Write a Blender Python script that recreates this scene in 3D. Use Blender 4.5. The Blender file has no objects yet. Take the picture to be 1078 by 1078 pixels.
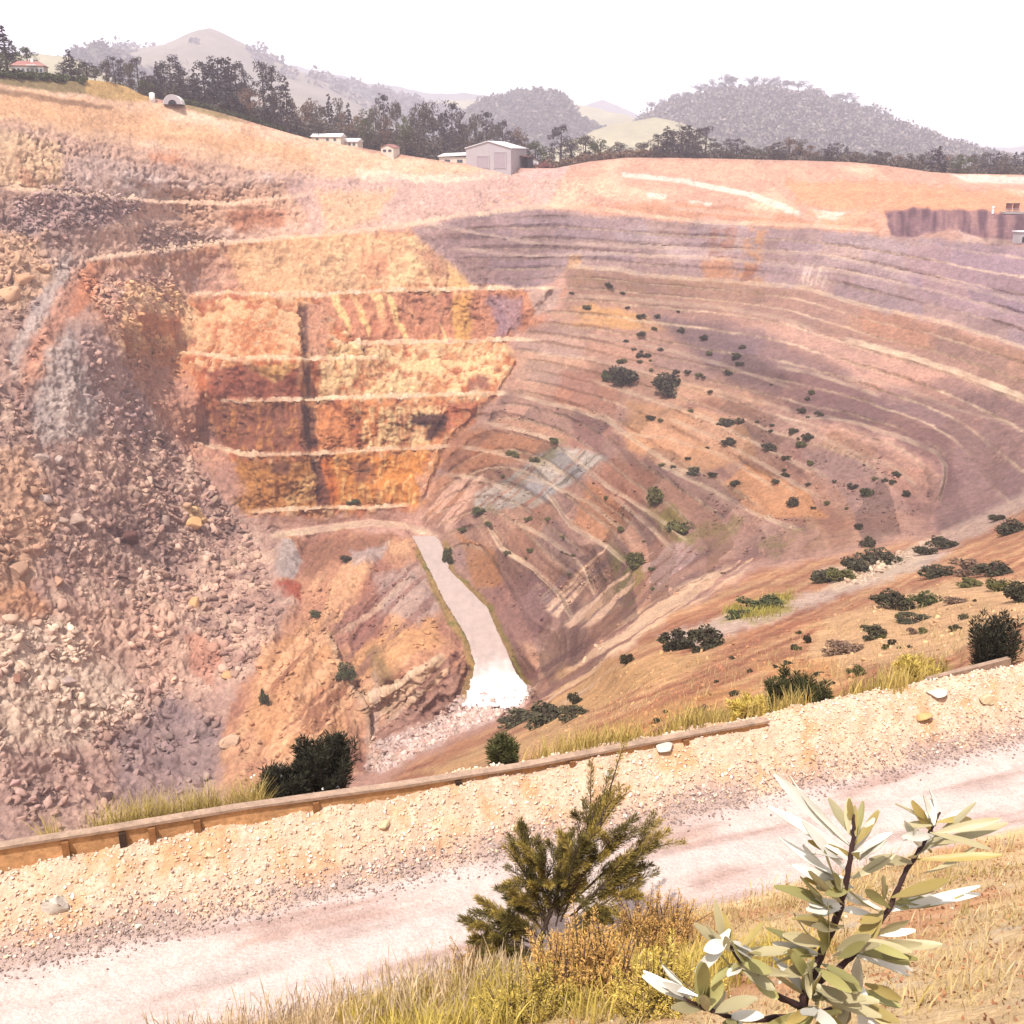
import bpy, math, random
import numpy as np
from mathutils import Vector, Euler

RNG = np.random.default_rng(7)
random.seed(7)
SC = bpy.context.scene
COL = SC.collection

# ------------------------------------------------------------------ camera model (used for taking measurements off the photograph)
FOC = 1105.0
PITCH = math.radians(18.7)
CP, SP = math.cos(PITCH), math.sin(PITCH)

def rays(u, v):
    a = (np.asarray(u, float) - 539.0) / FOC
    b = (539.0 - np.asarray(v, float)) / FOC
    return a, CP + b * SP, -SP + b * CP

def at_y(u, v, y):
    a, dy, dz = rays(u, v)
    t = y / dy
    return np.stack([a * t, dy * t, dz * t], -1)

def at_z(u, v, z):
    a, dy, dz = rays(u, v)
    t = z / dz
    return np.stack([a * t, dy * t, dz * t], -1)

def y_of_z(u, v, z):
    a, dy, dz = rays(u, v)
    return z / dz * dy

cam = bpy.data.cameras.new('camera')
cam.sensor_width = 36.0
cam.lens = 36.0 * FOC / 1078.0
cam.clip_start = 0.05
cam.clip_end = 20000
cam_o = bpy.data.objects.new('camera', cam)
cam_o.rotation_euler = (math.pi / 2 - PITCH, 0, 0)
COL.objects.link(cam_o)
SC.camera = cam_o

# ------------------------------------------------------------------ numpy noise
_G = RNG.normal(size=(256, 3)); _G /= np.linalg.norm(_G, axis=1)[:, None]
_G = _G.astype(np.float32)
_P = RNG.permutation(256).astype(np.int32)
_P = np.concatenate([_P, _P, _P])

def pnoise(x, y, z):
    x = np.asarray(x, np.float32); y = np.asarray(y, np.float32); z = np.asarray(z, np.float32)
    x, y, z = np.broadcast_arrays(x, y, z)
    xi = np.floor(x); yi = np.floor(y); zi = np.floor(z)
    xf = x - xi; yf = y - yi; zf = z - zi
    xi = xi.astype(np.int32) & 255; yi = yi.astype(np.int32) & 255; zi = zi.astype(np.int32) & 255
    fx = xf * xf * xf * (xf * (xf * 6 - 15) + 10)
    fy = yf * yf * yf * (yf * (yf * 6 - 15) + 10)
    fz = zf * zf * zf * (zf * (zf * 6 - 15) + 10)
    def g(dx, dy, dz):
        h = _P[_P[_P[xi + dx] + yi + dy] + zi + dz]
        gr = _G[h]
        return gr[..., 0] * (xf - dx) + gr[..., 1] * (yf - dy) + gr[..., 2] * (zf - dz)
    x00 = g(0, 0, 0) * (1 - fx) + g(1, 0, 0) * fx
    x10 = g(0, 1, 0) * (1 - fx) + g(1, 1, 0) * fx
    x01 = g(0, 0, 1) * (1 - fx) + g(1, 0, 1) * fx
    x11 = g(0, 1, 1) * (1 - fx) + g(1, 1, 1) * fx
    y0 = x00 * (1 - fy) + x10 * fy
    y1 = x01 * (1 - fy) + x11 * fy
    return (y0 * (1 - fz) + y1 * fz) * 1.6

def fbm(x, y, z, octv=4, gain=0.5, ridged=False):
    s = 0.0; a = 1.0; n = 0.0
    for i in range(octv):
        k = 2.03 ** i
        q = pnoise(x * k + 17.3 * i, y * k - 9.1 * i, z * k + 5.7 * i)
        if ridged:
            q = 1 - 2 * np.abs(q)
        s = s + a * q; n += a; a *= gain
    return s / n

def sstep(a, b, x):
    t = np.clip((x - a) / (b - a), 0, 1)
    return t * t * (3 - 2 * t)

# ------------------------------------------------------------------ mesh helpers
def lin(c, k=1.0):
    c = np.asarray(c, float) / 255.0
    return np.where(c <= 0.04045, c / 12.92, ((c + 0.055) / 1.055) ** 2.4) * k

def mesh_np(name, V, F, mats=(), colors=None, smooth=False, midx=None):
    V = np.asarray(V, np.float32); F = np.asarray(F, np.int32)
    n = F.shape[1]
    me = bpy.data.meshes.new(name)
    me.vertices.add(len(V)); me.vertices.foreach_set('co', V.ravel())
    me.loops.add(F.size); me.loops.foreach_set('vertex_index', F.ravel())
    me.polygons.add(len(F))
    me.polygons.foreach_set('loop_start', np.arange(len(F), dtype=np.int32) * n)
    if colors is not None:
        at = me.attributes.new('tint', 'FLOAT_COLOR', 'POINT')
        c4 = np.ones((len(V), 4), np.float32); c4[:, :3] = colors
        at.data.foreach_set('color', c4.ravel())
    for m in mats:
        me.materials.append(m)
    if midx is not None:
        me.polygons.foreach_set('material_index', np.asarray(midx, np.int32))
    if smooth:
        me.polygons.foreach_set('use_smooth', np.ones(len(F), bool))
    me.update(calc_edges=True)
    me.validate()
    return me

def put(name, me, parent=None, loc=None):
    o = bpy.data.objects.new(name, me)
    COL.objects.link(o)
    if parent is not None:
        o.parent = parent
    if loc is not None:
        o.location = loc
    return o

def tag(o, label=None, cat=None, group=None, kind=None):
    if label: o['label'] = label
    if cat: o['category'] = cat
    if group: o['group'] = group
    if kind: o['kind'] = kind
    return o

def root(name, loc, label, cat, group=None, rz=0.0):
    o = bpy.data.objects.new(name, None)
    o.empty_display_size = 0.3
    COL.objects.link(o)
    o.location = loc; o.rotation_euler = (0, 0, rz)
    return tag(o, label, cat, group)

def grid_faces(nu, nv, flip=False):
    i = np.arange(nu - 1)[:, None] * nv + np.arange(nv - 1)[None, :]
    q = np.stack([i, i + nv, i + nv + 1, i + 1], -1).reshape(-1, 4)
    return q[:, ::-1] if flip else q

class MB:
    """collects boxes, prisms and tubes into one mesh"""
    def __init__(s):
        s.v = []; s.f = []
    def add(s, V, F):
        b = len(s.v)
        s.v += [tuple(map(float, p)) for p in V]
        s.f += [tuple(b + i for i in q) for q in F]
    def box(s, c, d, rz=0.0):
        cx, cy, cz = c; hx, hy, hz = d[0] / 2, d[1] / 2, d[2] / 2
        co, si = math.cos(rz), math.sin(rz)
        V = []
        for z in (-hz, hz):
            for x, y in ((-hx, -hy), (hx, -hy), (hx, hy), (-hx, hy)):
                V.append((cx + x * co - y * si, cy + x * si + y * co, cz + z))
        s.add(V, [(3, 2, 1, 0), (4, 5, 6, 7), (0, 1, 5, 4), (1, 2, 6, 5), (2, 3, 7, 6), (3, 0, 4, 7)])
    def tube(s, pts, rad, n=6):
        pts = [Vector(p) for p in pts]
        rings = []
        for i, p in enumerate(pts):
            d = (pts[min(i + 1, len(pts) - 1)] - pts[max(i - 1, 0)]).normalized()
            a = d.orthogonal().normalized(); b = d.cross(a)
            r = rad[i] if hasattr(rad, '__len__') else rad
            rings.append([p + a * (r * math.cos(2 * math.pi * k / n)) + b * (r * math.sin(2 * math.pi * k / n)) for k in range(n)])
        V = [q for ring in rings for q in ring]
        F = []
        for i in range(len(pts) - 1):
            for k in range(n):
                F.append((i * n + k, i * n + (k + 1) % n, (i + 1) * n + (k + 1) % n, (i + 1) * n + k))
        F.append(tuple(range(n))[::-1]); F.append(tuple((len(pts) - 1) * n + k for k in range(n)))
        s.add(V, F)
    def build(s, name, mats, parent=None, loc=None, smooth=False):
        me = bpy.data.meshes.new(name)
        me.from_pydata(s.v, [], s.f)
        for m in (mats if isinstance(mats, (list, tuple)) else [mats]):
            me.materials.append(m)
        if smooth:
            for p in me.polygons: p.use_smooth = True
        me.update()
        return put(name, me, parent, loc)

# ------------------------------------------------------------------ materials
def new_mat(name):
    m = bpy.data.materials.new(name); m.use_nodes = True
    nt = m.node_tree
    b = nt.nodes['Principled BSDF']
    b.inputs['Roughness'].default_value = 0.95
    b.inputs['Specular IOR Level'].default_value = 0.15
    return m, nt, b

def nd(nt, typ, **kw):
    n = nt.nodes.new(typ)
    for k, v in kw.items():
        setattr(n, k, v)
    return n

def noise_mult(nt, src, coord, layers):
    """multiply colour src by several noise layers: (scale, detail, lo, hi, stretch)"""
    out = src
    for (sc, det, lo, hi, st) in layers:
        mp = nd(nt, 'ShaderNodeMapping'); mp.inputs['Scale'].default_value = st
        nt.links.new(coord, mp.inputs['Vector'])
        n = nd(nt, 'ShaderNodeTexNoise'); n.inputs['Scale'].default_value = sc; n.inputs['Detail'].default_value = det
        n.inputs['Roughness'].default_value = 0.65
        nt.links.new(mp.outputs[0], n.inputs['Vector'])
        r = nd(nt, 'ShaderNodeMapRange'); r.inputs['From Min'].default_value = 0.28; r.inputs['From Max'].default_value = 0.72
        r.inputs['To Min'].default_value = lo; r.inputs['To Max'].default_value = hi
        nt.links.new(n.outputs['Fac'], r.inputs['Value'])
        mx = nd(nt, 'ShaderNodeMix', data_type='RGBA', blend_type='MULTIPLY'); mx.inputs['Factor'].default_value = 1
        nt.links.new(out, mx.inputs[6]); nt.links.new(r.outputs[0], mx.inputs[7])
        out = mx.outputs[2]
    return out

def ground_mat(name, color=None, layers=(), bumps=(), rough=0.95):
    m, nt, b = new_mat(name)
    b.inputs['Roughness'].default_value = rough
    tc = nd(nt, 'ShaderNodeTexCoord')
    if color is None:
        a = nd(nt, 'ShaderNodeAttribute', attribute_name='tint'); src = a.outputs['Color']
    else:
        a = nd(nt, 'ShaderNodeRGB'); a.outputs[0].default_value = (*color, 1); src = a.outputs[0]
    out = noise_mult(nt, src, tc.outputs['Object'], layers)
    nt.links.new(out, b.inputs['Base Color'])
    prev = None
    for (sc, det, dist, strength) in bumps:
        n = nd(nt, 'ShaderNodeTexNoise'); n.inputs['Scale'].default_value = sc; n.inputs['Detail'].default_value = det
        nt.links.new(tc.outputs['Object'], n.inputs['Vector'])
        bp = nd(nt, 'ShaderNodeBump'); bp.inputs['Distance'].default_value = dist; bp.inputs['Strength'].default_value = strength
        nt.links.new(n.outputs['Fac'], bp.inputs['Height'])
        if prev is not None: nt.links.new(prev, bp.inputs['Normal'])
        prev = bp.outputs[0]
    if prev is not None: nt.links.new(prev, b.inputs['Normal'])
    return m

def plain_mat(name, color, rough=0.8, var=0.15, scale=3.0, metal=0.0, spec=0.3):
    m = ground_mat(name, color, [(scale, 4, 1 - var, 1 + var, (1, 1, 1))], (), rough)
    b = m.node_tree.nodes['Principled BSDF']
    b.inputs['Metallic'].default_value = metal; b.inputs['Specular IOR Level'].default_value = spec
    return m

def leaf_mat(name, color, var=0.35, trans=0.0, tint=False):
    """foliage: colour varies per leaf (mesh island) and a little per object; some light passes through"""
    m, nt, b = new_mat(name)
    b.inputs['Roughness'].default_value = 0.7
    g = nd(nt, 'ShaderNodeNewGeometry'); oi = nd(nt, 'ShaderNodeObjectInfo')
    r = nd(nt, 'ShaderNodeMapRange'); r.inputs['To Min'].default_value = 1 - var; r.inputs['To Max'].default_value = 1 + var
    nt.links.new(g.outputs['Random Per Island'], r.inputs['Value'])
    r2 = nd(nt, 'ShaderNodeMapRange'); r2.inputs['To Min'].default_value = 0.8; r2.inputs['To Max'].default_value = 1.2
    nt.links.new(oi.outputs['Random'], r2.inputs['Value'])
    mu = nd(nt, 'ShaderNodeMath', operation='MULTIPLY')
    nt.links.new(r.outputs[0], mu.inputs[0]); nt.links.new(r2.outputs[0], mu.inputs[1])
    mx = nd(nt, 'ShaderNodeMix', data_type='RGBA', blend_type='MULTIPLY'); mx.inputs['Factor'].default_value = 1
    if tint:
        a = nd(nt, 'ShaderNodeAttribute', attribute_name='tint'); nt.links.new(a.outputs['Color'], mx.inputs[6])
    else:
        mx.inputs[6].default_value = (*color, 1)
    nt.links.new(mu.outputs[0], mx.inputs[7])
    nt.links.new(mx.outputs[2], b.inputs['Base Color'])
    if trans > 0:
        t = nd(nt, 'ShaderNodeBsdfTranslucent'); nt.links.new(mx.outputs[2], t.inputs['Color'])
        ms = nd(nt, 'ShaderNodeMixShader'); ms.inputs[0].default_value = trans
        nt.links.new(b.outputs[0], ms.inputs[1]); nt.links.new(t.outputs[0], ms.inputs[2])
        nt.links.new(ms.outputs[0], nt.nodes['Material Output'].inputs['Surface'])
    return m

# ------------------------------------------------------------------ light, sky, exposure
SUN = Vector((-0.22, -0.42, 0.88)).normalized()
w = bpy.data.worlds.new('World'); SC.world = w; w.use_nodes = True
nt = w.node_tree; bg = nt.nodes['Background']
sky = nd(nt, 'ShaderNodeTexSky', sky_type='NISHITA'); sky.sun_disc = False
sky.sun_elevation = math.asin(SUN.z); sky.sun_rotation = math.atan2(SUN.x, SUN.y)
sky.air_density = 1.0; sky.dust_density = 1.5; sky.ozone_density = 1.0; sky.altitude = 200
hs = nd(nt, 'ShaderNodeHueSaturation'); hs.inputs['Saturation'].default_value = 0.12; hs.inputs['Value'].default_value = 1.25
nt.links.new(sky.outputs[0], hs.inputs['Color']); nt.links.new(hs.outputs[0], bg.inputs['Color'])
bg.inputs['Strength'].default_value = 0.14
sl = bpy.data.lights.new('sun', 'SUN'); sl.energy = 4.0; sl.angle = math.radians(0.5); sl.color = (1.0, 0.96, 0.91)
so = bpy.data.objects.new('sun', sl); so.rotation_euler = SUN.to_track_quat('Z', 'Y').to_euler(); COL.objects.link(so)
SC.view_settings.view_transform = 'Standard'; SC.view_settings.look = 'None'
SC.view_settings.exposure = 0.78; SC.view_settings.gamma = 1.0; SC.view_settings.use_curve_mapping = False
SC.cycles.volume_bounces = 1
SC.cycles.max_bounces = 6
# ------------------------------------------------------------------ the near rim: bank, road, berm (local axes: s along the road, t towards the pit)
RA = math.radians(19.6)
ES = np.array([math.cos(RA), math.sin(RA)]); ET = np.array([-math.sin(RA), math.cos(RA)])
T0 = float(np.dot((-0.21, 15.96), ET))
def st_to_xy(s, t):
    return s * ES[0] + (t + T0) * ET[0], s * ES[1] + (t + T0) * ET[1]
def xy_to_st(x, y):
    return x * ES[0] + y * ES[1], x * ET[0] + y * ET[1] - T0
def near_z(s, t, detail=True):
    s = np.asarray(s, float); t = np.asarray(t, float)
    n1 = fbm(s * .25, t * .25, 3.1, 3)
    z = np.interp(t, [-30, -15.6, -14.2, -9, -4.5, -2.7, -2.2, -0.2, 0.1, 0.95, 1.35, 2.2, 6.0],
                  [-1.6, -1.65, -2.3, -7.1, -10.75, -11.9, -12.0, -12.0, -11.93, -11.08, -11.0, -11.7, -14.5])
    wob = n1 * 0.16 * sstep(-3.4, -5, t)
    crest = 0.13 * fbm(s * .55, 7.7, 0, 3) * sstep(0, 0.9, t)
    rut = -0.035 * np.exp(-((t + 0.75) / .16) ** 2) - 0.035 * np.exp(-((t + 1.7) / .16) ** 2)
    z = z + wob + crest + rut
    if detail:
        bm = sstep(-0.1, 0.35, t)
        lump = fbm(s * 2.2, t * 2.2, 1.3, 4, .6)
        fine = fbm(s * 7, t * 7, 4.3, 3, .6, ridged=True)
        z = z + bm * (0.12 * lump + 0.05 * fine)
        bk = sstep(-2.5, -3.3, t)
        z = z + bk * 0.06 * fbm(s * 2.5, t * 2.5, 9.1, 3)
        z = z + (1 - bm) * (1 - bk) * 0.012 * fbm(s * 5, t * 5, 2.2, 3)
    return z
def near_P(x, y, detail=True):
    s, t = xy_to_st(np.asarray(x, float), np.asarray(y, float))
    return near_z(s, t, detail)

S = np.arange(-24, 28, 0.055)
T = np.concatenate([np.arange(-26, -15, .5), np.arange(-15, -3.2, 0.09), np.arange(-3.2, -0.4, 0.06), np.arange(-0.4, 1.6, 0.03), np.arange(1.6, 6.2, 0.15)])
SS, TT = np.meshgrid(S, T, indexing='ij')
ZZ = near_z(SS, TT)
XX, YY = st_to_xy(SS, TT)
NV = np.stack([XX, YY, ZZ], -1).reshape(-1, 3)

def mixc(c, new, wgt):
    return c * (1 - wgt[..., None]) + np.asarray(new) * wgt[..., None]
KA = 0.40
road = lin((248, 222, 212), KA * 1.15); cream = lin((248, 207, 178), KA); orange = lin((238, 184, 140), KA)
gravel = lin((205, 176, 164), KA); dry = lin((244, 206, 156), KA * 1.25); ochre = lin((232, 172, 126), KA * 1.2); pale = lin((250, 228, 200), KA)
C = np.broadcast_to(dry, SS.shape + (3,)).copy()
nA = fbm(SS * .5, TT * .5, 0, 4); nB = fbm(SS * 1.7, TT * 1.7, 5, 4); nC = fbm(SS * 6, TT * 6, 8, 3)
C = mixc(C, ochre, sstep(-.05, .35, nA)); C = mixc(C, pale, sstep(.1, .5, nB) * .7)
edge = -2.45 + .28 * fbm(SS * .9, 2.2, 0, 4) + .12 * nC
wr = sstep(edge - .12, edge + .12, TT)
C = mixc(C, road, wr)
C = mixc(C, lin((222, 184, 170), KA), wr * sstep(-.1, .4, fbm(SS * .3, TT * 1.8, 11, 5)) * .9)
C = mixc(C, lin((250, 236, 228), KA), wr * np.exp(-((TT + 1.25) / .3) ** 2) * .5)
wb = sstep(-.12, .1, TT + .12 * nB)
C = mixc(C, cream, wb)
C = mixc(C, orange, wb * sstep(-.02, .35, nB + .3 * nA))
C = mixc(C, lin((250, 236, 210), KA), wb * sstep(.2, .5, nC) * .6)
wg = np.exp(-((TT - .12 + .1 * nB) / .2) ** 2) * sstep(-.35, .15, nA + .2 * nC)
C = mixc(C, gravel, np.clip(wg * 1.2, 0, 1))
C = C * (1 + .30 * wb)[..., None]
C = C * (1 + .10 * nC)[..., None]
m_near = ground_mat('rim_earth', None, [(2.5, 5, .86, 1.12, (1, 1, 1)), (22, 4, .78, 1.18, (1, 1, 1))], [(14, 5, .05, .7), (60, 3, .012, .6)])
F = grid_faces(len(S), len(T))
me = mesh_np('rim_ground', NV, F, [m_near], C.reshape(-1, 3), True)
# three sheets of one surface: bank below the camera, road, berm
fc_t = TT[:-1, :-1].reshape(-1)
def sub(name, sel, label):
    Fs = F[sel]; used = np.unique(Fs); remap = np.full(len(NV), -1, np.int32); remap[used] = np.arange(len(used))
    o = put(name, mesh_np(name, NV[used], remap[Fs], [m_near], C.reshape(-1, 3)[used], True))
    return tag(o, label, kind='structure')
sub('bank', fc_t < -2.6, 'dry grassy bank sloping from the camera down to the gravel road')
sub('road', (fc_t >= -2.6) & (fc_t < -.1), 'pale pink gravel road running across the foreground')
sub('berm', fc_t >= -.1, 'cream rubble berm along the far side of the gravel road')
bpy.data.meshes.remove(me)
# ------------------------------------------------------------------ the open pit: one surface lofted through surveyed points
def vcrest(u): return np.interp(u, [-170, 0, 141, 400, 547, 684, 810, 896, 992, 1078, 1260], [962, 919, 887, 839, 813, 793, 775, 748, 722, 703, 660])
RIM = np.array([(-170, 62), (-60, 74), (0, 79), (50, 83), (80, 86), (92, 84), (115, 86), (135, 92), (150, 100), (165, 104), (200, 111), (230, 118), (260, 127), (300, 139), (330, 147),
    (400, 159), (430, 164), (470, 170), (500, 174), (550, 177), (585, 177), (620, 170), (660, 166), (700, 166), (760, 167), (800, 168), (850, 169), (900, 171),
    (930, 174), (960, 178), (980, 181), (1010, 183), (1078, 184), (1260, 189)], float)
RIMY = np.array([(-170, 300), (0, 345), (150, 385), (300, 412), (420, 430), (520, 440), (640, 450), (800, 450), (1078, 445), (1260, 430)], float)
def vrim(u): return np.interp(u, RIM[:, 0], RIM[:, 1])
def yrim(u): return np.interp(u, RIMY[:, 0], RIMY[:, 1])

CTL = []   # (u, v, y)
for u in np.arange(-170, 1261, 65): CTL.append((u, vrim(u), yrim(u)))
def Z(u, v, z): CTL.append((u, v, float(y_of_z(u, v, z))))
def Y(*a):
    for q in a: CTL.append(q)
# top berm of the old wall
Y((-170, 200, 262), (-170, 330, 232), (-170, 520, 185), (-170, 740, 150), (-170, 900, 128))
Y((0, 130, 322), (0, 200, 304), (0, 300, 274), (0, 400, 246), (0, 500, 220), (0, 600, 200), (0, 700, 180), (0, 800, 160), (0, 900, 140))
Y((60, 300, 286), (87, 275, 306), (110, 215, 332), (60, 170, 330), (160, 225, 354), (240, 250, 367), (200, 175, 374), (330, 215, 392), (340, 247, 376), (430, 200, 408), (490, 226, 392), (574, 218, 400), (480, 190, 418), (620, 195, 425), (700, 230, 405), (700, 195, 428), (830, 237, 400), (830, 205, 425), (930, 244, 380), (930, 205, 418), (1000, 225, 392), (1000, 253, 360), (1078, 225, 385), (1078, 256, 350), (1260, 230, 370), (1260, 265, 330))
# old wall: benches at constant level
for u in (200, 260, 330, 400, 500): Z(u, np.interp(u, [195, 400, 590], [311, 308, 303]), -43)
for u in (190, 250, 330, 420, 520): Z(u, np.interp(u, [190, 250, 317, 390, 527], [370, 379, 377, 363, 358]), -58)
for u in (230, 320, 400, 480, 530): Z(u, np.interp(u, [230, 317, 357, 473, 540], [423, 420, 419, 415, 415]), -70)
for u in (215, 257, 334, 400, 450): Z(u, np.interp(u, [207, 257, 334, 340, 450], [467, 480, 478, 474, 472]), -84)
for u in (257, 334, 400, 433): Z(u, np.interp(u, [257, 334, 360, 433], [539, 535, 535, 532]), -98)
for u in (287, 360, 420): Z(u, np.interp(u, [287, 360, 390, 447], [565, 557, 554, 560]), -103.5)
# right wall
Y((600, 250, 388), (700, 250, 398), (800, 255, 393), (900, 265, 368), (600, 285, 368), (700, 291, 376), (800, 300, 366), (900, 322, 338), (1000, 290, 335), (1078, 310, 305), (1078, 365, 268), (1000, 340, 298),
  (600, 330, 345), (700, 335, 350), (820, 350, 322), (890, 360, 305), (975, 383, 278), (1071, 420, 238), (1260, 330, 272), (1260, 430, 215), (1260, 520, 165),
  (600, 390, 322), (700, 390, 315), (800, 390, 298), (900, 410, 268), (930, 425, 258), (1000, 430, 245), (1078, 470, 205),
  (600, 432, 303), (680, 440, 285), (760, 430, 278), (842, 440, 254), (901, 447, 240), (938, 458, 228), (985, 477, 212), (994, 498, 203), (988, 530, 188), (1040, 500, 200),
  (560, 480, 284), (640, 480, 266), (720, 490, 242), (800, 500, 224), (880, 510, 206), (940, 530, 190),
  (510, 545, 270), (570, 540, 256), (640, 540, 240), (720, 550, 210), (800, 560, 190), (870, 560, 180), (950, 560, 172), (985, 560, 168),
  (480, 575, 266), (530, 590, 250), (600, 590, 226), (660, 590, 208), (720, 590, 190), (790, 590, 168),
  (520, 640, 236), (570, 650, 218), (610, 660, 200), (560, 700, 206), (640, 640, 196), (600, 700, 184), (560, 730, 190))
# ramp and pit bottom
Y((452, 571, 270), (470, 610, 250), (490, 650, 234), (505, 690, 216), (515, 738, 199), (470, 770, 190), (400, 810, 180), (470, 735, 204))
# spur left of the ramp
Y((300, 590, 268), (380, 590, 262), (430, 600, 256), (330, 640, 246), (400, 650, 240), (450, 660, 228), (280, 690, 220), (340, 700, 222), (400, 720, 214), (450, 720, 206), (260, 770, 196), (330, 780, 190), (420, 770, 196), (370, 800, 184), (300, 830, 176))
# slide on the left
Y((100, 350, 280), (150, 430, 288), (100, 450, 262), (200, 500, 290), (100, 550, 236), (180, 580, 258), (240, 570, 280), (100, 650, 212), (200, 660, 230), (240, 720, 212), (100, 750, 188), (190, 780, 194), (100, 850, 164), (200, 850, 174), (150, 330, 308), (100, 310, 296))
# near slope on the right
Y((1078, 542, 150), (1000, 576, 142), (930, 590, 136), (860, 608, 122), (800, 622, 104), (820, 650, 78), (730, 640, 100), (700, 662, 88), (640, 690, 92), (730, 682, 70), (1078, 600, 88), (1000, 620, 78), (920, 640, 70), (960, 668, 55), (1078, 650, 50), (900, 690, 50),
  (1000, 690, 38), (1078, 690, 30), (990, 716, 27), (880, 740, 30), (810, 765, 29), (740, 720, 50), (650, 730, 66), (600, 750, 74), (690, 770, 38), (560, 765, 84), (540, 800, 52), (470, 815, 64), (620, 785, 40), (1260, 600, 62), (1260, 655, 32))
CTL = np.array(CTL, float)

def tps_fit(c, lam=2e-4):
    X = c[:, :2] / 500.0; n = len(X)
    r = np.sqrt(((X[:, None] - X[None]) ** 2).sum(-1)); K = np.where(r > 0, r * r * np.log(r + 1e-9), 0) + lam * np.eye(n)
    Pm = np.c_[np.ones(n), X]
    A = np.zeros((n + 3, n + 3)); A[:n, :n] = K; A[:n, n:] = Pm; A[n:, :n] = Pm.T
    return X, np.linalg.solve(A, np.r_[np.log(c[:, 2]), 0, 0, 0])
_X, _W = tps_fit(CTL)
def depth0(u, v):
    q = np.stack([np.ravel(u), np.ravel(v)], -1) / 500.0
    out = np.empty(len(q))
    for i in range(0, len(q), 40000):
        p = q[i:i + 40000]
        r2 = ((p[:, None] - _X[None]) ** 2).sum(-1)
        k = 0.5 * r2 * np.log(r2 + 1e-12)
        out[i:i + 40000] = k @ _W[:-3] + _W[-3] + p @ _W[-2:]
    return np.exp(out).reshape(np.shape(u))

NU, NR, NH = 1080, 640, 26
u1 = np.linspace(-165, 1255, NU)
kk = np.linspace(0, 1, NR)
U = np.repeat(u1[:, None], NR, 1)
V = vrim(u1)[:, None] + (vcrest(u1) + 4 - vrim(u1))[:, None] * kk[None]
uc = np.linspace(-165, 1255, 240); kc = np.linspace(0, 1, 200)
Uc = np.repeat(uc[:, None], 200, 1); Vc = vrim(uc)[:, None] + (vcrest(uc) + 4 - vrim(uc))[:, None] * kc[None]
Dc = np.log(depth0(Uc, Vc))
def bil(A, u, k):
    fu = np.clip((u + 165) / 1420 * (A.shape[0] - 1), 0, A.shape[0] - 1.001); fk = np.clip(k * (A.shape[1] - 1), 0, A.shape[1] - 1.001)
    i = fu.astype(int); j = fk.astype(int); a = fu - i; b = fk - j
    if A.ndim == 3: a = a[..., None]; b = b[..., None]
    return (A[i, j] * (1 - a) + A[i + 1, j] * a) * (1 - b) + (A[i, j + 1] * (1 - a) + A[i + 1, j + 1] * a) * b
D = np.exp(bil(Dc, U, np.repeat(kk[None], NU, 0)))

D00 = D.copy()

# ---- polylines: signed pixel distance, used for benches and folds
def pl_dist(pts, reach):
    """index of grid points near the line, signed distance (below/right positive), position 0..1 along it, length"""
    pts = np.asarray(pts, float)
    lo = pts.min(0) - reach; hi = pts.max(0) + reach
    idx = np.nonzero(((U > lo[0]) & (U < hi[0]) & (V > lo[1]) & (V < hi[1])).ravel())[0]
    pu = U.ravel()[idx]; pv = V.ravel()[idx]
    best = np.full(len(idx), 1e9); sg = np.zeros(len(idx)); al = np.zeros(len(idx))
    seg = np.diff(pts, axis=0); L = np.hypot(seg[:, 0], seg[:, 1]); cum = np.r_[0, np.cumsum(L)]
    for i in range(len(seg)):
        d = seg[i] / L[i]
        rx = pu - pts[i, 0]; ry = pv - pts[i, 1]
        t = rx * d[0] + ry * d[1]; tc = np.clip(t, 0, L[i])
        dist = np.hypot(rx - tc * d[0], ry - tc * d[1])
        m = dist < best
        best[m] = dist[m]; sg[m] = np.sign(-rx[m] * d[1] + ry[m] * d[0]); al[m] = cum[i] + tc[m]
    return idx, best * sg, al / cum[-1], cum[-1]
def z25(pts, x0, y0, s):   # coordinates read off an enlarged crop
    return [(x0 + a / s, y0 + b / s) for a, b in pts]

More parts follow.
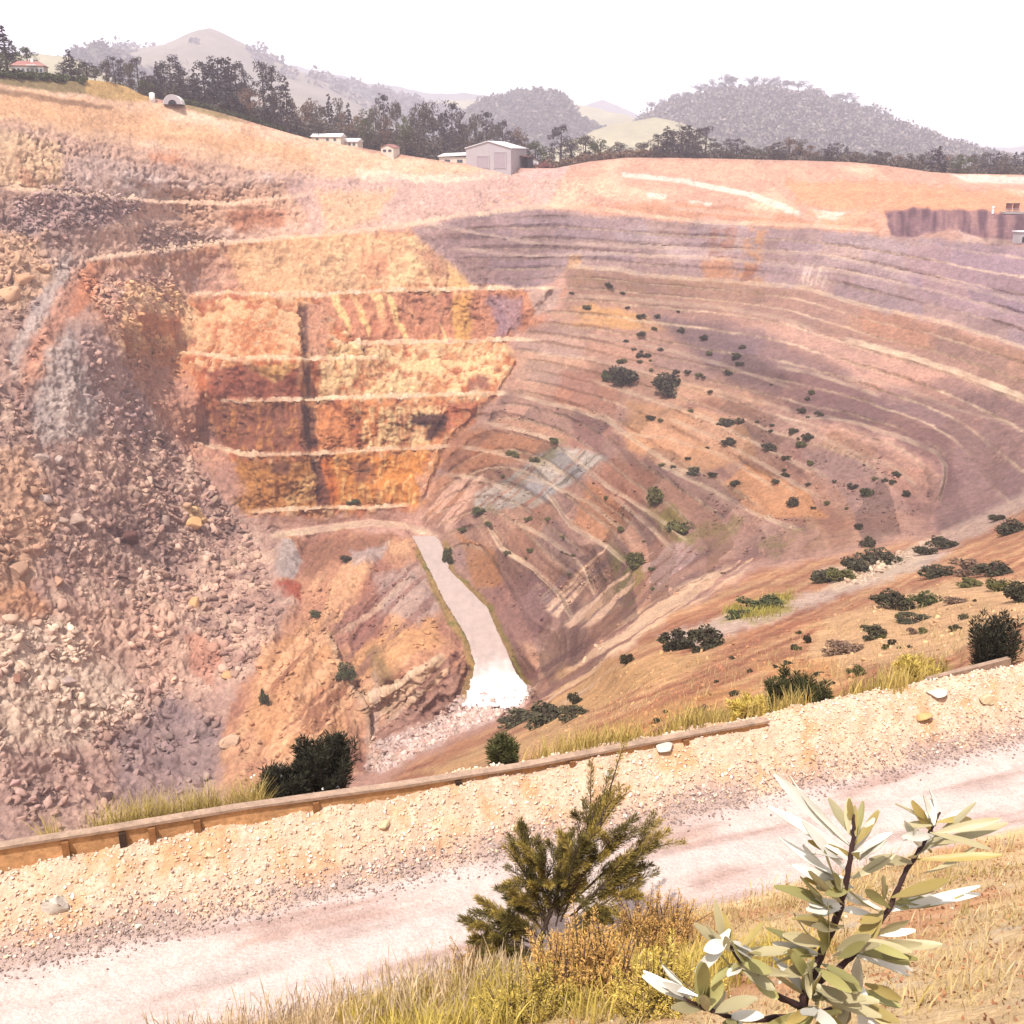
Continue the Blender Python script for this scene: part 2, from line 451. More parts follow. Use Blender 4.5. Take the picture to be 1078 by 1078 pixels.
BENCH = [  # points, tread width m, tread height px, reach px, dust strength
    ([(87, 275), (150, 267), (234, 257), (340, 249), (430, 238), (490, 227), (574, 219), (640, 222), (700, 230), (760, 236), (830, 237), (930, 244)], 7, 3.0, 26, .7),
    ([(195, 310), (250, 309), (315, 312), (360, 308), (400, 306), (470, 305), (540, 304), (590, 304)], 6, 2.8, 28, .95),
    ([(185, 370), (250, 380), (317, 378), (407, 378)], 4, 3.2, 20, .9),
    ([(365, 364), (395, 362), (460, 360), (527, 358), (570, 359)], 6, 2.8, 24, .95),
    ([(225, 423), (317, 421), (357, 420), (410, 418), (473, 415), (540, 415)], 6, 3.0, 24, .95),
    ([(537, 415), (570, 424), (607, 432), (640, 444), (674, 470), (700, 487), (735, 505)], 4, 3.2, 18, .6),
    ([(200, 466), (230, 472), (257, 480), (300, 479), (334, 478), (390, 474), (450, 472), (480, 470)], 6, 3.0, 26, .9),
    ([(255, 540), (300, 537), (334, 536), (400, 535), (436, 532)], 5, 3.0, 20, .9),
    ([(280, 567), (320, 562), (360, 556), (390, 553), (425, 556), (447, 561), (463, 572)], 7, 5.5, 20, .9),
    ([(595, 281), (650, 285), (680, 291), (772, 298), (846, 304), (905, 322), (1000, 342), (1078, 367), (1200, 400)], 5, 3.2, 18, .5),
    ([(600, 312), (680, 317), (754, 324), (820, 335), (865, 350)], 5, 3.0, 18, .35),
    ([(885, 358), (930, 370), (975, 383), (1030, 402), (1071, 418), (1150, 448)], 6, 5.0, 22, .95),
    ([(815, 386), (850, 393), (902, 409), (931, 420)], 4, 3.0, 16, .5),
    ([(842, 440), (870, 440), (901, 447), (938, 458), (970, 470), (986, 478), (993, 490), (993, 503), (986, 531)], 6, 3.4, 20, .5),
    ([(507, 444), (557, 457), (600, 470)], 5, 3.2, 16, .7),
    ([(594, 474), (607, 487), (640, 514), (690, 545), (730, 575)], 5, 3.2, 18, .65),
    ([(509, 548), (527, 579), (558, 598), (590, 628), (602, 655)], 4, 3.6, 18, .8),
    ([(570, 514), (600, 554), (640, 578), (665, 600)], 5, 3.4, 18, .7),
    ([(687, 487), (746, 516), (802, 546), (850, 560)], 5, 3.2, 18, .6),
    ([(540, 500), (580, 512), (620, 530), (660, 562)], 4.5, 3, 16, .5),
    ([(620, 400), (680, 420), (740, 440), (800, 470), (860, 500)], 4.5, 3, 16, .4),
    ([(700, 440), (760, 465), (820, 500), (870, 530)], 4.5, 3, 16, .4),
    ([(440, 235), (560, 256), (700, 262), (860, 268), (960, 290), (1078, 318), (1200, 350)], 4.5, 2.6, 16, .3),
    ([(0, 200), (75, 206), (150, 212), (240, 216), (330, 205)], 5, 3, 18, .6),
    ([(1000, 253), (1078, 258), (1200, 266)], 5, 4, 16, .3),
]
BENCH += [
    ([(470, 262), (560, 270), (640, 268), (760, 274), (880, 286), (980, 306), (1078, 334)], 4, 2.6, 14, .3),
    ([(600, 350), (690, 366), (760, 384), (840, 412)], 4, 2.6, 14, .3), ([(560, 372), (620, 378), (700, 398), (780, 420), (838, 434)], 4, 2.6, 14, .3),
    ([(640, 455), (700, 462), (760, 480), (820, 518)], 4, 2.6, 14, .4), ([(480, 470), (540, 482), (600, 502)], 4, 3, 14, .5), ([(465, 500), (510, 506), (548, 524)], 4, 3, 14, .5),
    ([(540, 550), (580, 570), (615, 600), (628, 632)], 4, 3, 14, .5), ([(640, 520), (680, 552), (712, 585)], 4, 3, 14, .45), ([(820, 440), (880, 470), (940, 492), (972, 520)], 4, 2.6, 14, .3),
    ([(880, 395), (950, 410), (1010, 432), (1078, 452)], 4, 2.6, 14, .25), ([(340, 662), (352, 690), (366, 716), (382, 744), (392, 790)], 3, 3, 14, .6), ([(356, 672), (400, 640), (440, 606)], 3, 3, 12, .5),
    ([(372, 745), (420, 722), (468, 690)], 4, 3.4, 14, .8), ([(395, 775), (430, 742), (470, 705)], 3, 3, 12, .5)]
DUST = np.zeros(U.size); Df = D.ravel()
for pts, wid, h, reach, dust in BENCH:
    pts = np.array(pts, float)
    # photographs never show ruler-straight ledges: resample with a small wander
    seg = np.r_[0, np.cumsum(np.hypot(*np.diff(pts, axis=0).T))]; q = np.arange(0, seg[-1], 5.0)
    pu = np.interp(q, seg, pts[:, 0]); pv = np.interp(q, seg, pts[:, 1]) + 1.0 * fbm(q * .03, pts[0, 0] * .37, 0, 4)
    idx, s, al, Ln = pl_dist(np.c_[pu, pv], reach + h)
    ed = np.minimum(al, 1 - al) * Ln
    tp = sstep(-1, 14, ed)
    g = np.where(s > 0, -0.5 * np.clip(1 - s / reach, 0, 1), np.where(s > -h, -0.5 - s / h, 0.5 * np.clip(1 - (-s - h) / reach, 0, 1)))
    Df[idx] += wid * g * tp
    n = .65 + .5 * pnoise(U.ravel()[idx] * .08, V.ravel()[idx] * .08, 3.3)
    band = sstep(-h - 1.5, -h + .8, s) * sstep(1.6, 0.2, s) * tp * dust * np.clip(n, .25, 1)
    DUST[idx] = np.maximum(DUST[idx], band)
# lesser terraces between the surveyed ledges: a level field fitted through the ledge lines of the right wall
PHL = [(0, [(480, 590), (505, 640), (535, 700), (560, 740)]), (1, [(509, 548), (527, 579), (558, 598), (590, 628), (602, 655), (600, 690)]), (2.4, [(540, 515), (570, 514), (600, 554), (640, 578), (658, 602), (655, 650)]),
       (4, [(450, 500), (507, 450), (557, 458), (600, 473), (640, 514), (690, 545), (725, 580), (700, 620)]), (5.3, [(537, 415), (570, 424), (607, 432), (640, 444), (674, 470), (700, 487), (746, 516), (802, 546), (830, 575), (800, 590)]),
       (6.4, [(545, 388), (620, 400), (680, 420), (740, 440), (800, 470), (860, 500), (900, 535), (900, 560)]), (7.6, [(700, 398), (780, 420), (842, 440), (901, 447), (938, 458), (986, 478), (993, 503), (986, 535)]),
       (8.8, [(560, 345), (600, 350), (690, 366), (760, 380), (815, 386), (850, 393), (902, 409), (931, 420), (1010, 450), (1060, 500)]), (10, [(600, 312), (680, 317), (754, 324), (820, 335), (885, 358), (930, 370), (975, 383), (1030, 402), (1071, 418), (1150, 448)]),
       (11.4, [(595, 281), (650, 285), (680, 291), (772, 298), (846, 304), (905, 322), (1000, 342), (1078, 367), (1200, 400)]), (12.8, [(470, 252), (560, 256), (700, 262), (860, 268), (960, 290), (1078, 318), (1200, 350)]), (14.2, [(490, 227), (574, 219), (640, 222), (700, 230), (830, 237), (930, 244), (1078, 262), (1200, 270)])]
_pp = []
for val, pl in PHL:
    pl = np.array(pl, float); sg = np.r_[0, np.cumsum(np.hypot(*np.diff(pl, axis=0).T))]
    for q in np.linspace(0, sg[-1], max(3, int(sg[-1] / 42))): _pp.append((np.interp(q, sg, pl[:, 0]), np.interp(q, sg, pl[:, 1]), math.exp(val * .1)))
_xs, _ws = tps_fit(np.array(_pp), 4e-3)
def phi_at(u, v):
    q = np.stack([np.ravel(u), np.ravel(v)], -1) / 500.0; out = np.empty(len(q))
    for i in range(0, len(q), 40000):
        p = q[i:i + 40000]; r2 = ((p[:, None] - _xs[None]) ** 2).sum(-1)
        out[i:i + 40000] = (0.5 * r2 * np.log(r2 + 1e-12)) @ _ws[:-3] + _ws[-3] + p @ _ws[-2:]
    return (out * 10).reshape(np.shape(u))
PHI = bil(phi_at(Uc, Vc), U, np.repeat(kk[None], NU, 0))
def soft_in(poly, feather):
    poly = np.asarray(poly, float); ins = np.zeros(U.shape, bool); best = np.full(U.shape, 1e9)
    for i in range(len(poly)):
        x1, y1 = poly[i]; x2, y2 = poly[(i + 1) % len(poly)]
        ins ^= ((y1 > V) != (y2 > V)) & (U < (x2 - x1) * (V - y1) / (y2 - y1 + 1e-12) + x1)
        dx, dy = x2 - x1, y2 - y1; t = np.clip(((U - x1) * dx + (V - y1) * dy) / (dx * dx + dy * dy + 1e-9), 0, 1)
        best = np.minimum(best, np.hypot(U - x1 - t * dx, V - y1 - t * dy))
    return np.where(ins, sstep(0, feather, best), 0)
RW = soft_in([(440, 236), (574, 219), (830, 238), (1000, 256), (1255, 272), (1255, 470), (1078, 536), (985, 562), (800, 592), (700, 640), (640, 668), (560, 738), (512, 640), (475, 590), (448, 545), (470, 470), (505, 440), (525, 415), (548, 382), (535, 362), (560, 335), (590, 304), (500, 296)], 16)
PW = PHI + (.05 * fbm(U * .02, V * .02, 5.1, 4) + .025 * pnoise(U * .12, V * .12, 9.3))
def saw(x, sharp=.14):
    f = x - np.floor(x); return np.where(f < 1 - sharp, f / (1 - sharp), (1 - f) / sharp) - .5
fr = PW * 2.0
tstr = np.clip(.55 + .9 * fbm(U * .012, V * .012, 4.4, 3) , .15, 1.2)
gpu, gpv = np.gradient(PHI); gpu = gpu / (1420 / (NU - 1)); gpv = gpv / np.gradient(V, axis=1)
level = sstep(.5, 1.3, np.abs(gpv) / (np.abs(gpu) + 1e-6))
Df -= (RW * (.35 + .65 * level) * tstr * saw(fr, .17) * 2.8 * np.clip(D / 260, .5, 1.2)).ravel() * -1
f_ = fr - np.floor(fr); lev = np.floor(fr)
pres = np.modf(np.abs(np.sin(lev * 91.7 + 3.1)) * 4375.85)[0]
ln_ = level * np.exp(-((f_ - .91) / .065) ** 2) * RW * np.clip(.25 + .55 * pres + .9 * fbm(U * .025, V * .025, 6.6, 3), 0, .8)
DUST = np.maximum(DUST, (ln_ * .8).ravel())
def fold(pts, amp, side_px, width=4):
    """a corner: ground left of / above the line stands amp metres proud, dying away over side_px"""
    idx, s, al, Ln = pl_dist(pts, side_px + 10)
    tp = sstep(-1, 10, np.minimum(al, 1 - al) * Ln)
    Df[idx] += amp * tp * np.where(s < 0, 1, 0) * sstep(0, -width, s) * np.clip(1 - (-s) / side_px, 0, 1) * -1
# line direction downwards: 'left' of travel is image-right, so run upwards to have the left side negative
fold([(338, 530), (330, 478), (322, 460), (321, 425), (322, 380), (318, 315)], 5.0, 80, 5)
fold([(445, 532), (470, 470), (500, 440), (525, 415), (545, 380), (532, 360), (560, 335), (588, 300)], 3.0, 40, 4)
fold([(560, 460), (550, 440), (470, 430), (450, 470)], -2.0, 18, 4)
D = Df.reshape(U.shape)
RAMP = [(428, 552), (440, 554), (455, 561), (464, 571), (474, 601), (513, 640), (527, 672), (544, 710), (562, 731), (540, 748), (486, 745), (500, 700), (491, 672), (467, 633), (441, 580), (432, 562)]
_c = np.mean(RAMP, 0); _w = soft_in([(x + (8 if x > _c[0] + (y - _c[1]) * .42 else -8), y + (6 if y > _c[1] else -6)) for x, y in RAMP], 8)
zramp = lambda v: np.interp(v, [540, 552, 571, 610, 650, 690, 760], [-98.2, -98.6, -99.8, -102.2, -104.8, -107.2, -110.6])
_m = _w > 0
D[_m] = np.exp(np.log(D[_m]) * (1 - _w[_m]) + np.log(y_of_z(U[_m], V[_m], zramp(V[_m]))) * _w[_m])
# keep the surface advancing away from the camera up every column
for j in range(NR - 2, -1, -1):
    D[:, j] = np.maximum(D[:, j], D[:, j + 1] + 0.004)
a_, dy_, dz_ = rays(U, V)
BASE = np.stack([a_ / dy_ * D, D, dz_ / dy_ * D], -1)

# ---- zones: polygons read off the photograph, soft and ragged edged
nw1 = fbm(U * .035, V * .035, 1.5, 4); nw2 = fbm(U * .035, V * .035, 8.5, 4)
nf1 = pnoise(U * .16, V * .16, 2.5); nf2 = pnoise(U * .16, V * .16, 6.5)
def polyw(poly, feather=8, warp=9):
    poly = np.asarray(poly, float)
    lo = poly.min(0) - feather - warp * 1.5; hi = poly.max(0) + feather + warp * 1.5
    m = (U > lo[0]) & (U < hi[0]) & (V > lo[1]) & (V < hi[1])
    idx = np.nonzero(m.ravel())[0]
    pu = U.ravel()[idx] + warp * (nw1.ravel()[idx] * 1.2 + .35 * nf1.ravel()[idx]); pv = V.ravel()[idx] + warp * (nw2.ravel()[idx] * 1.0 + .35 * nf2.ravel()[idx])
    ins = np.zeros(len(idx), bool); best = np.full(len(idx), 1e9)
    n = len(poly)
    for i in range(n):
        x1, y1 = poly[i]; x2, y2 = poly[(i + 1) % n]
        c = ((y1 > pv) != (y2 > pv))
        with np.errstate(divide='ignore', invalid='ignore'):
            xx = (x2 - x1) * (pv - y1) / (y2 - y1 + 1e-12) + x1
        ins ^= c & (pu < xx)
        dx, dy = x2 - x1, y2 - y1; L2 = dx * dx + dy * dy + 1e-9
        t = np.clip(((pu - x1) * dx + (pv - y1) * dy) / L2, 0, 1)
        best = np.minimum(best, np.hypot(pu - x1 - t * dx, pv - y1 - t * dy))
    sd = np.where(ins, best, -best)
    return idx, sstep(-feather / 2, feather / 2, sd)

X3, Y3, Z3 = BASE[..., 0], BASE[..., 1], BASE[..., 2]
N20 = fbm(X3 / 22, Y3 / 22, Z3 / 22, 4); N6 = fbm(X3 / 6, Y3 / 6 + 31, Z3 / 6, 4); N2 = fbm(X3 / 2.2, Y3 / 2.2 + 11, Z3 / 2.2, 3)
# ribs and streaks that run down the fall line of the walls
RIB = fbm(X3 / 3.2 + .5 * N6, Y3 / 3.2, Z3 / 30, 4); RIB2 = fbm(X3 / 1.3, Y3 / 1.3 + 9, Z3 / 9 + N6 * .3, 3)
# tilted bedding on the right wall and in the spur (planes dipping across the slope)
BED = fbm((X3 * .62 - Z3 * .78 + Y3 * .1) / 3.4 + .25 * N20, (X3 * .78 + Z3 * .62) / 40, Y3 / 30, 4)
BED2 = fbm((X3 * .45 + Z3 * .9 + Y3 * .05) / 2.6 + .3 * N20, (X3 * .9 - Z3 * .45) / 40, Y3 / 30, 4)

K = 0.46
col = np.empty(U.shape + (3,)); col[:] = lin((205, 160, 142), K)
cf = col.reshape(-1, 3)
def paint(poly, rgb, a=1.0, feather=10, warp=9, mask=None):
    idx, wgt = polyw(poly, feather, warp)
    wgt = wgt * a
    if mask is not None: wgt = wgt * mask.ravel()[idx]
    c = lin(rgb, K)
    cf[idx] = cf[idx] * (1 - wgt[:, None]) + c * wgt[:, None]
amp = np.full(U.size, 0.45)
kind = {}
def setamp(poly, a, feather=20, name=None):
    idx, wgt = polyw(poly, feather, 6)
    amp[idx] = amp[idx] * (1 - wgt) + a * wgt
    if name:
        z = np.zeros(U.size); z[idx] = wgt; kind[name] = z.reshape(U.shape)

PLAT = [(-170, 70), (0, 82), (130, 100), (260, 130), (400, 162), (540, 180), (500, 194), (360, 192), (240, 176), (100, 150), (0, 132), (-170, 130)]
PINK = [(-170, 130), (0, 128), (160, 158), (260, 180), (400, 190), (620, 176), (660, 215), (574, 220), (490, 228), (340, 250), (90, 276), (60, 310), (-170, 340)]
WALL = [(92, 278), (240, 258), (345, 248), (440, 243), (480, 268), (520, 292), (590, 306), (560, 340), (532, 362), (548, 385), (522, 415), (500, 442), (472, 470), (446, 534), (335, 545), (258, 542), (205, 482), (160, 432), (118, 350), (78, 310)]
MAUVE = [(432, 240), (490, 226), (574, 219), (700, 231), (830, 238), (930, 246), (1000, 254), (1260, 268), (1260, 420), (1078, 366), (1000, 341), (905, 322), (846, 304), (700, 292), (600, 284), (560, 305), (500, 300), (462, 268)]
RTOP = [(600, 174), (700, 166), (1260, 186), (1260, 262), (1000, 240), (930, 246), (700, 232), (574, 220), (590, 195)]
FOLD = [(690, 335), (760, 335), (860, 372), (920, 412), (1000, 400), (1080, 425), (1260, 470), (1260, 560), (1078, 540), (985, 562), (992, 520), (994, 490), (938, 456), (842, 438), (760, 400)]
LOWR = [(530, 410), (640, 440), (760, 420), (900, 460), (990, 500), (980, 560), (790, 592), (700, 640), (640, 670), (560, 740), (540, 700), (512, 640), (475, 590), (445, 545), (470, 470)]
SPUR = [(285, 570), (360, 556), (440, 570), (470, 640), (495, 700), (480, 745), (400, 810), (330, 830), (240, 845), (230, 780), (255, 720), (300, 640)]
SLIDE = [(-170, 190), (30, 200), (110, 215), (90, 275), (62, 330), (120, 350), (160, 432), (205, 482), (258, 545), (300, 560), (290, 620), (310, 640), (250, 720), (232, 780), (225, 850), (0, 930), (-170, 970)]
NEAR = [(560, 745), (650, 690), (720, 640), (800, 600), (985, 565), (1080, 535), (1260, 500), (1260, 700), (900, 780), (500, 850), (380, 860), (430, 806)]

setamp(PLAT, .55); setamp(PINK, 1.0, 20, 'pink'); setamp(WALL, 1.5, 14, 'wall'); setamp(MAUVE, .55, 20, 'mauve'); setamp(RTOP, .4); setamp(FOLD, .4); setamp(LOWR, .42, 20, 'lowr'); setamp(SPUR, .8, 16, 'spur'); setamp(SLIDE, 1.7, 20, 'slide'); setamp(NEAR, .12, 20, 'near')
exec_paint = True
# ---- colours of the rock
up = lambda a, b, n: sstep(a, b, n)
paint(PLAT, (242, 196, 164), feather=6, warp=3)
paint(PLAT, (248, 214, 190), .7, mask=up(.0, .4, N20), feather=6, warp=3)
paint([(-30, 92), (60, 100), (200, 130), (330, 158), (330, 172), (180, 150), (60, 128), (-30, 118)], (240, 184, 140), .6)
# grassy knoll and verge above the rim road
paint([(-170, 50), (0, 70), (90, 80), (100, 100), (60, 98), (0, 88), (-170, 84)], (140, 122, 88), .95, 4, 2)
paint([(88, 80), (115, 84), (140, 92), (165, 104), (150, 108), (110, 104), (90, 98)], (206, 168, 116), .95, 4, 2)
paint([(-60, 86), (0, 92), (60, 103), (120, 112), (116, 116), (50, 108), (0, 98), (-60, 92)], (150, 116, 92), .8, 3, 2)
paint([(185, 106), (230, 117), (262, 130), (225, 124), (195, 113)], (158, 140, 96), .8, 4, 2)
paint(PINK, (226, 184, 162), feather=12)
paint(PINK, (238, 204, 186), .8, mask=up(.0, .35, N20))
paint(PINK, (214, 164, 140), .55, mask=up(.2, .5, N6))
paint([(0, 135), (60, 150), (70, 200), (20, 225), (-40, 215), (-40, 140)], (240, 200, 164), .9)
paint([(18, 165), (55, 175), (48, 200), (22, 196)], (206, 150, 122), .8, mask=up(-.2, .3, N6))
paint([(70, 165), (180, 172), (190, 190), (70, 196)], (214, 180, 166), .8)
paint([(75, 182), (150, 178), (175, 190), (320, 180), (318, 198), (180, 208), (90, 206)], (242, 216, 204), .85, mask=up(-.25, .2, N20 + .3 * N6))
paint([(155, 158), (180, 160), (200, 172), (160, 172)], (224, 158, 124), .8)
paint([(180, 200), (300, 195), (340, 200), (330, 235), (190, 245)], (228, 178, 148), .7)
paint([(240, 222), (300, 220), (300, 240), (245, 246)], (202, 136, 106), .75, 8)
paint([(300, 190), (560, 178), (620, 180), (620, 214), (490, 226), (330, 246)], (214, 176, 164), .8, 14)
paint([(330, 200), (420, 200), (400, 232), (345, 245)], (236, 190, 150), .7)
paint([(480, 205), (545, 200), (560, 216), (500, 224)], (228, 178, 150), .7, mask=up(-.1, .3, N6))
paint([(600, 185), (660, 186), (665, 212), (590, 216)], (216, 158, 116), .8, mask=up(-.2, .2, N6))
paint([(545, 176), (625, 174), (640, 184), (560, 190)], (226, 184, 174), .9, 5)
paint([(370, 178), (470, 182), (520, 186), (480, 192), (370, 188)], (246, 218, 194), .8, 5)
# old wall
paint(WALL, (216, 154, 112), feather=10)
wm = up(.05, .32, RIB + .25 * N20)
paint(WALL, (244, 206, 166), .75, mask=wm)
paint(WALL, (178, 100, 72), .8, mask=up(.03, .3, -RIB + .35 * N20))
paint(WALL, (112, 66, 56), .6, mask=up(.2, .42, -RIB2 + .3 * N6))
paint([(90, 280), (240, 262), (260, 300), (180, 320), (200, 360), (120, 350), (80, 310)], (212, 168, 148), .75, 20)
paint([(100, 290), (220, 285), (230, 310), (170, 335), (120, 320)], (196, 166, 158), .6, 16, mask=up(-.1, .3, N6))
paint([(120, 330), (190, 350), (215, 470), (180, 450), (140, 400)], (222, 164, 126), .75, 16, mask=up(-.3, .2, N6))
paint([(130, 300), (200, 300), (200, 360), (160, 370), (130, 340)], (242, 194, 150), .9, 10, mask=up(-.2, .15, N6))
paint([(160, 380), (215, 385), (220, 460), (190, 455)], (196, 124, 90), .75, 10, mask=up(-.15, .25, RIB))
paint([(165, 440), (200, 420), (218, 470), (190, 475)], (218, 158, 108), .7, 10)
paint([(80, 275), (105, 280), (95, 320), (70, 335)], (212, 138, 104), .8)
paint([(240, 262), (345, 250), (440, 245), (470, 262), (480, 300), (260, 306)], (234, 188, 148), .8, 10)
paint([(340, 255), (440, 250), (520, 296), (360, 304)], (246, 212, 164), .7, mask=up(0, .25, N6 + .3 * RIB))
paint([(375, 268), (412, 264), (412, 290), (380, 295)], (218, 150, 118), .7)
paint([(430, 255), (470, 265), (520, 295), (486, 300), (450, 285)], (170, 118, 100), .7)
paint([(330, 312), (560, 307), (590, 308), (556, 355), (370, 360)], (206, 142, 114), .85, 6)
def diag(poly, rgb, a, slope, per, thr, seed=0):  # veins leaning across a face
    q = fbm((U - slope * V) / per + .5 * nw1, V / (per * 9), seed, 3)
    paint(poly, rgb, a, 6, 4, mask=up(thr, thr + .14, q))
diag([(340, 310), (480, 308), (470, 360), (365, 362)], (250, 206, 150), .95, .42, 13, .12, 1)
diag([(455, 308), (560, 307), (540, 356), (470, 358)], (158, 104, 92), .75, .2, 11, .1, 2)
paint([(515, 315), (545, 310), (550, 350), (520, 352)], (168, 138, 146), .7, 8)
paint([(560, 300), (588, 304), (578, 330), (560, 332)], (198, 166, 152), .9, 6)
paint([(475, 250), (500, 275), (500, 305), (476, 305), (468, 262)], (242, 196, 142), .85, 8)
paint([(480, 310), (500, 310), (495, 356), (478, 358)], (238, 180, 112), .8, 7)
paint([(340, 366), (530, 360), (540, 372), (530, 412), (340, 420)], (244, 206, 158), .85, 6, mask=up(-.3, .2, N6 + .6 * RIB2))
paint([(487, 398), (515, 398), (512, 412), (488, 410)], (150, 96, 82), .85, 5)
paint([(190, 315), (300, 312), (318, 320), (316, 376), (250, 378), (190, 368)], (236, 190, 148), .8, 8, mask=up(-.3, .2, N6))
paint([(250, 335), (292, 335), (298, 370), (262, 378), (240, 360)], (198, 124, 86), .85, 7, mask=up(-.3, .15, RIB2))
paint([(140, 330), (190, 335), (185, 360), (150, 352)], (224, 150, 110), .8)
paint([(322, 318), (345, 318), (345, 375), (322, 376)], (206, 150, 124), .8, 5)
paint([(215, 390), (262, 385), (290, 400), (318, 388), (316, 420), (230, 424)], (166, 96, 78), .9, 7, mask=up(-.5, .1, RIB2 + .2))
paint([(262, 388), (300, 382), (316, 384), (290, 402)], (240, 190, 128), .7, 6)
paint([(215, 428), (318, 424), (320, 476), (258, 478), (212, 464)], (150, 94, 76), .92, 7, mask=up(-.55, .05, RIB + .2))
paint([(215, 428), (318, 424), (320, 476), (258, 478), (212, 464)], (206, 144, 92), .7, 7, mask=up(.1, .35, RIB2 + .4 * N6))
paint([(335, 425), (420, 422), (400, 470), (335, 474)], (218, 138, 92), .85, 7, mask=up(-.4, .2, RIB))
paint([(375, 430), (470, 425), (450, 470), (378, 472)], (244, 206, 156), .85, 7, mask=up(-.2, .2, RIB2 + .4 * N6))
paint([(455, 425), (510, 420), (495, 445), (460, 462)], (182, 104, 80), .85, 7, mask=up(-.35, .1, RIB))
paint([(430, 435), (468, 436), (468, 448), (458, 466), (446, 464), (452, 448), (432, 448)], (82, 48, 44), .95, 5, 5)
paint([(223, 484), (258, 486), (330, 482), (332, 534), (258, 538), (215, 495)], (196, 136, 84), .9, 7)
paint([(222, 488), (246, 490), (250, 530), (226, 505)], (120, 84, 76), .85, 7)
paint([(287, 484), (303, 484), (302, 498), (288, 498)], (122, 78, 66), .8, 4)
paint([(304, 484), (330, 482), (331, 530), (304, 532)], (232, 186, 134), .8, 5, mask=up(-.3, .2, N6))
paint([(338, 482), (450, 474), (438, 530), (340, 534)], (214, 142, 84), .92, 7)
paint([(338, 482), (450, 474), (438, 530), (340, 534)], (236, 188, 130), .8, 7, mask=up(.05, .3, RIB2 + .2 * N6))
paint([(370, 488), (396, 484), (398, 530), (374, 532)], (140, 84, 68), .75, 8, mask=up(-.3, .1, RIB))
paint([(338, 482), (352, 482), (350, 530), (340, 530)], (214, 118, 78), .7, 6)
for seg in ([(318, 318), (324, 318), (325, 372), (320, 374)], [(321, 382), (328, 382), (326, 418), (322, 416)], [(316, 426), (330, 428), (335, 474), (320, 474)], [(331, 484), (339, 486), (346, 532), (334, 534)]):
    paint(seg, (96, 58, 54), .8, 4, 4)  # shade on the corner's turned-away face, painted as dark strips
# mauve upper wall
paint(MAUVE, (184, 152, 148), feather=8, warp=5)
paint(MAUVE, (204, 176, 170), .7, mask=up(.05, .4, N20 + .3 * RIB2))
paint(MAUVE, (158, 124, 122), .55, mask=up(.05, .4, -N20 + .3 * RIB))
paint([(440, 245), (520, 232), (560, 280), (540, 300), (470, 268)], (168, 134, 130), .7, 14)
paint([(745, 240), (778, 240), (770, 268), (745, 270)], (176, 122, 100), .75, 8, mask=up(-.3, .1, RIB))
paint([(790, 240), (806, 240), (802, 300), (770, 300)], (216, 158, 116), .8, 7, mask=up(-.3, .2, RIB))
paint([(735, 272), (775, 272), (770, 296), (738, 296)], (206, 148, 112), .75, 10)
paint([(782, 278), (798, 276), (790, 298), (778, 300)], (160, 104, 84), .7, 5)
diag([(840, 280), (872, 280), (866, 303), (846, 302)], (226, 200, 188), .8, -.3, 5, .0, 4)
paint([(598, 270), (612, 272), (604, 292), (594, 290)], (226, 176, 132), .8, 5)
paint([(950, 260), (1078, 262), (1260, 275), (1260, 370), (1078, 345), (960, 310)], (180, 148, 154), .8, 20)
paint([(640, 242), (690, 236), (690, 252), (650, 254)], (206, 180, 180), .5, 10)
# tan benches below it
TAN = [(596, 284), (700, 292), (846, 304), (905, 322), (1078, 368), (1260, 420), (1260, 470), (1071, 420), (975, 384), (890, 360), (820, 338), (690, 334), (590, 330)]
paint(TAN, (190, 146, 128), feather=10)
paint(TAN, (200, 158, 138), .7, mask=up(.0, .35, N20))
paint([(600, 286), (720, 290), (830, 300), (830, 312), (720, 316), (600, 300)], (172, 132, 104), .7, mask=up(-.2, .2, N6))
paint([(905, 325), (985, 340), (985, 370), (905, 356)], (206, 152, 128), .75)
MID = [(560, 340), (600, 330), (700, 335), (760, 345), (860, 420), (842, 440), (760, 430), (640, 446), (530, 414), (548, 385), (534, 362)]
paint(MID, (196, 152, 134), feather=12)
paint([(575, 330), (620, 320), (715, 335), (712, 348), (600, 345)], (228, 174, 122), .85, 7, mask=up(-.4, .1, N20))
paint([(545, 350), (612, 345), (610, 380), (560, 410), (545, 400)], (220, 176, 154), .85, 10)
paint([(590, 390), (660, 395), (650, 440), (580, 425)], (190, 134, 112), .7, 10)
paint([(680, 370), (760, 380), (840, 420), (800, 430), (690, 420)], (216, 168, 138), .7, mask=up(-.2, .3, N20))
# dark fold
paint(FOLD, (168, 130, 122), feather=16)
paint(FOLD, (188, 148, 136), .7, mask=up(.0, .35, N20 + .4 * N2))
paint([(770, 360), (850, 385), (930, 425), (1000, 460), (1010, 500), (985, 555), (985, 500), (940, 462), (850, 435), (770, 390)], (140, 104, 102), .7, 16)
paint([(700, 335), (800, 345), (870, 390), (780, 390), (720, 360)], (172, 138, 134), .6, 14)
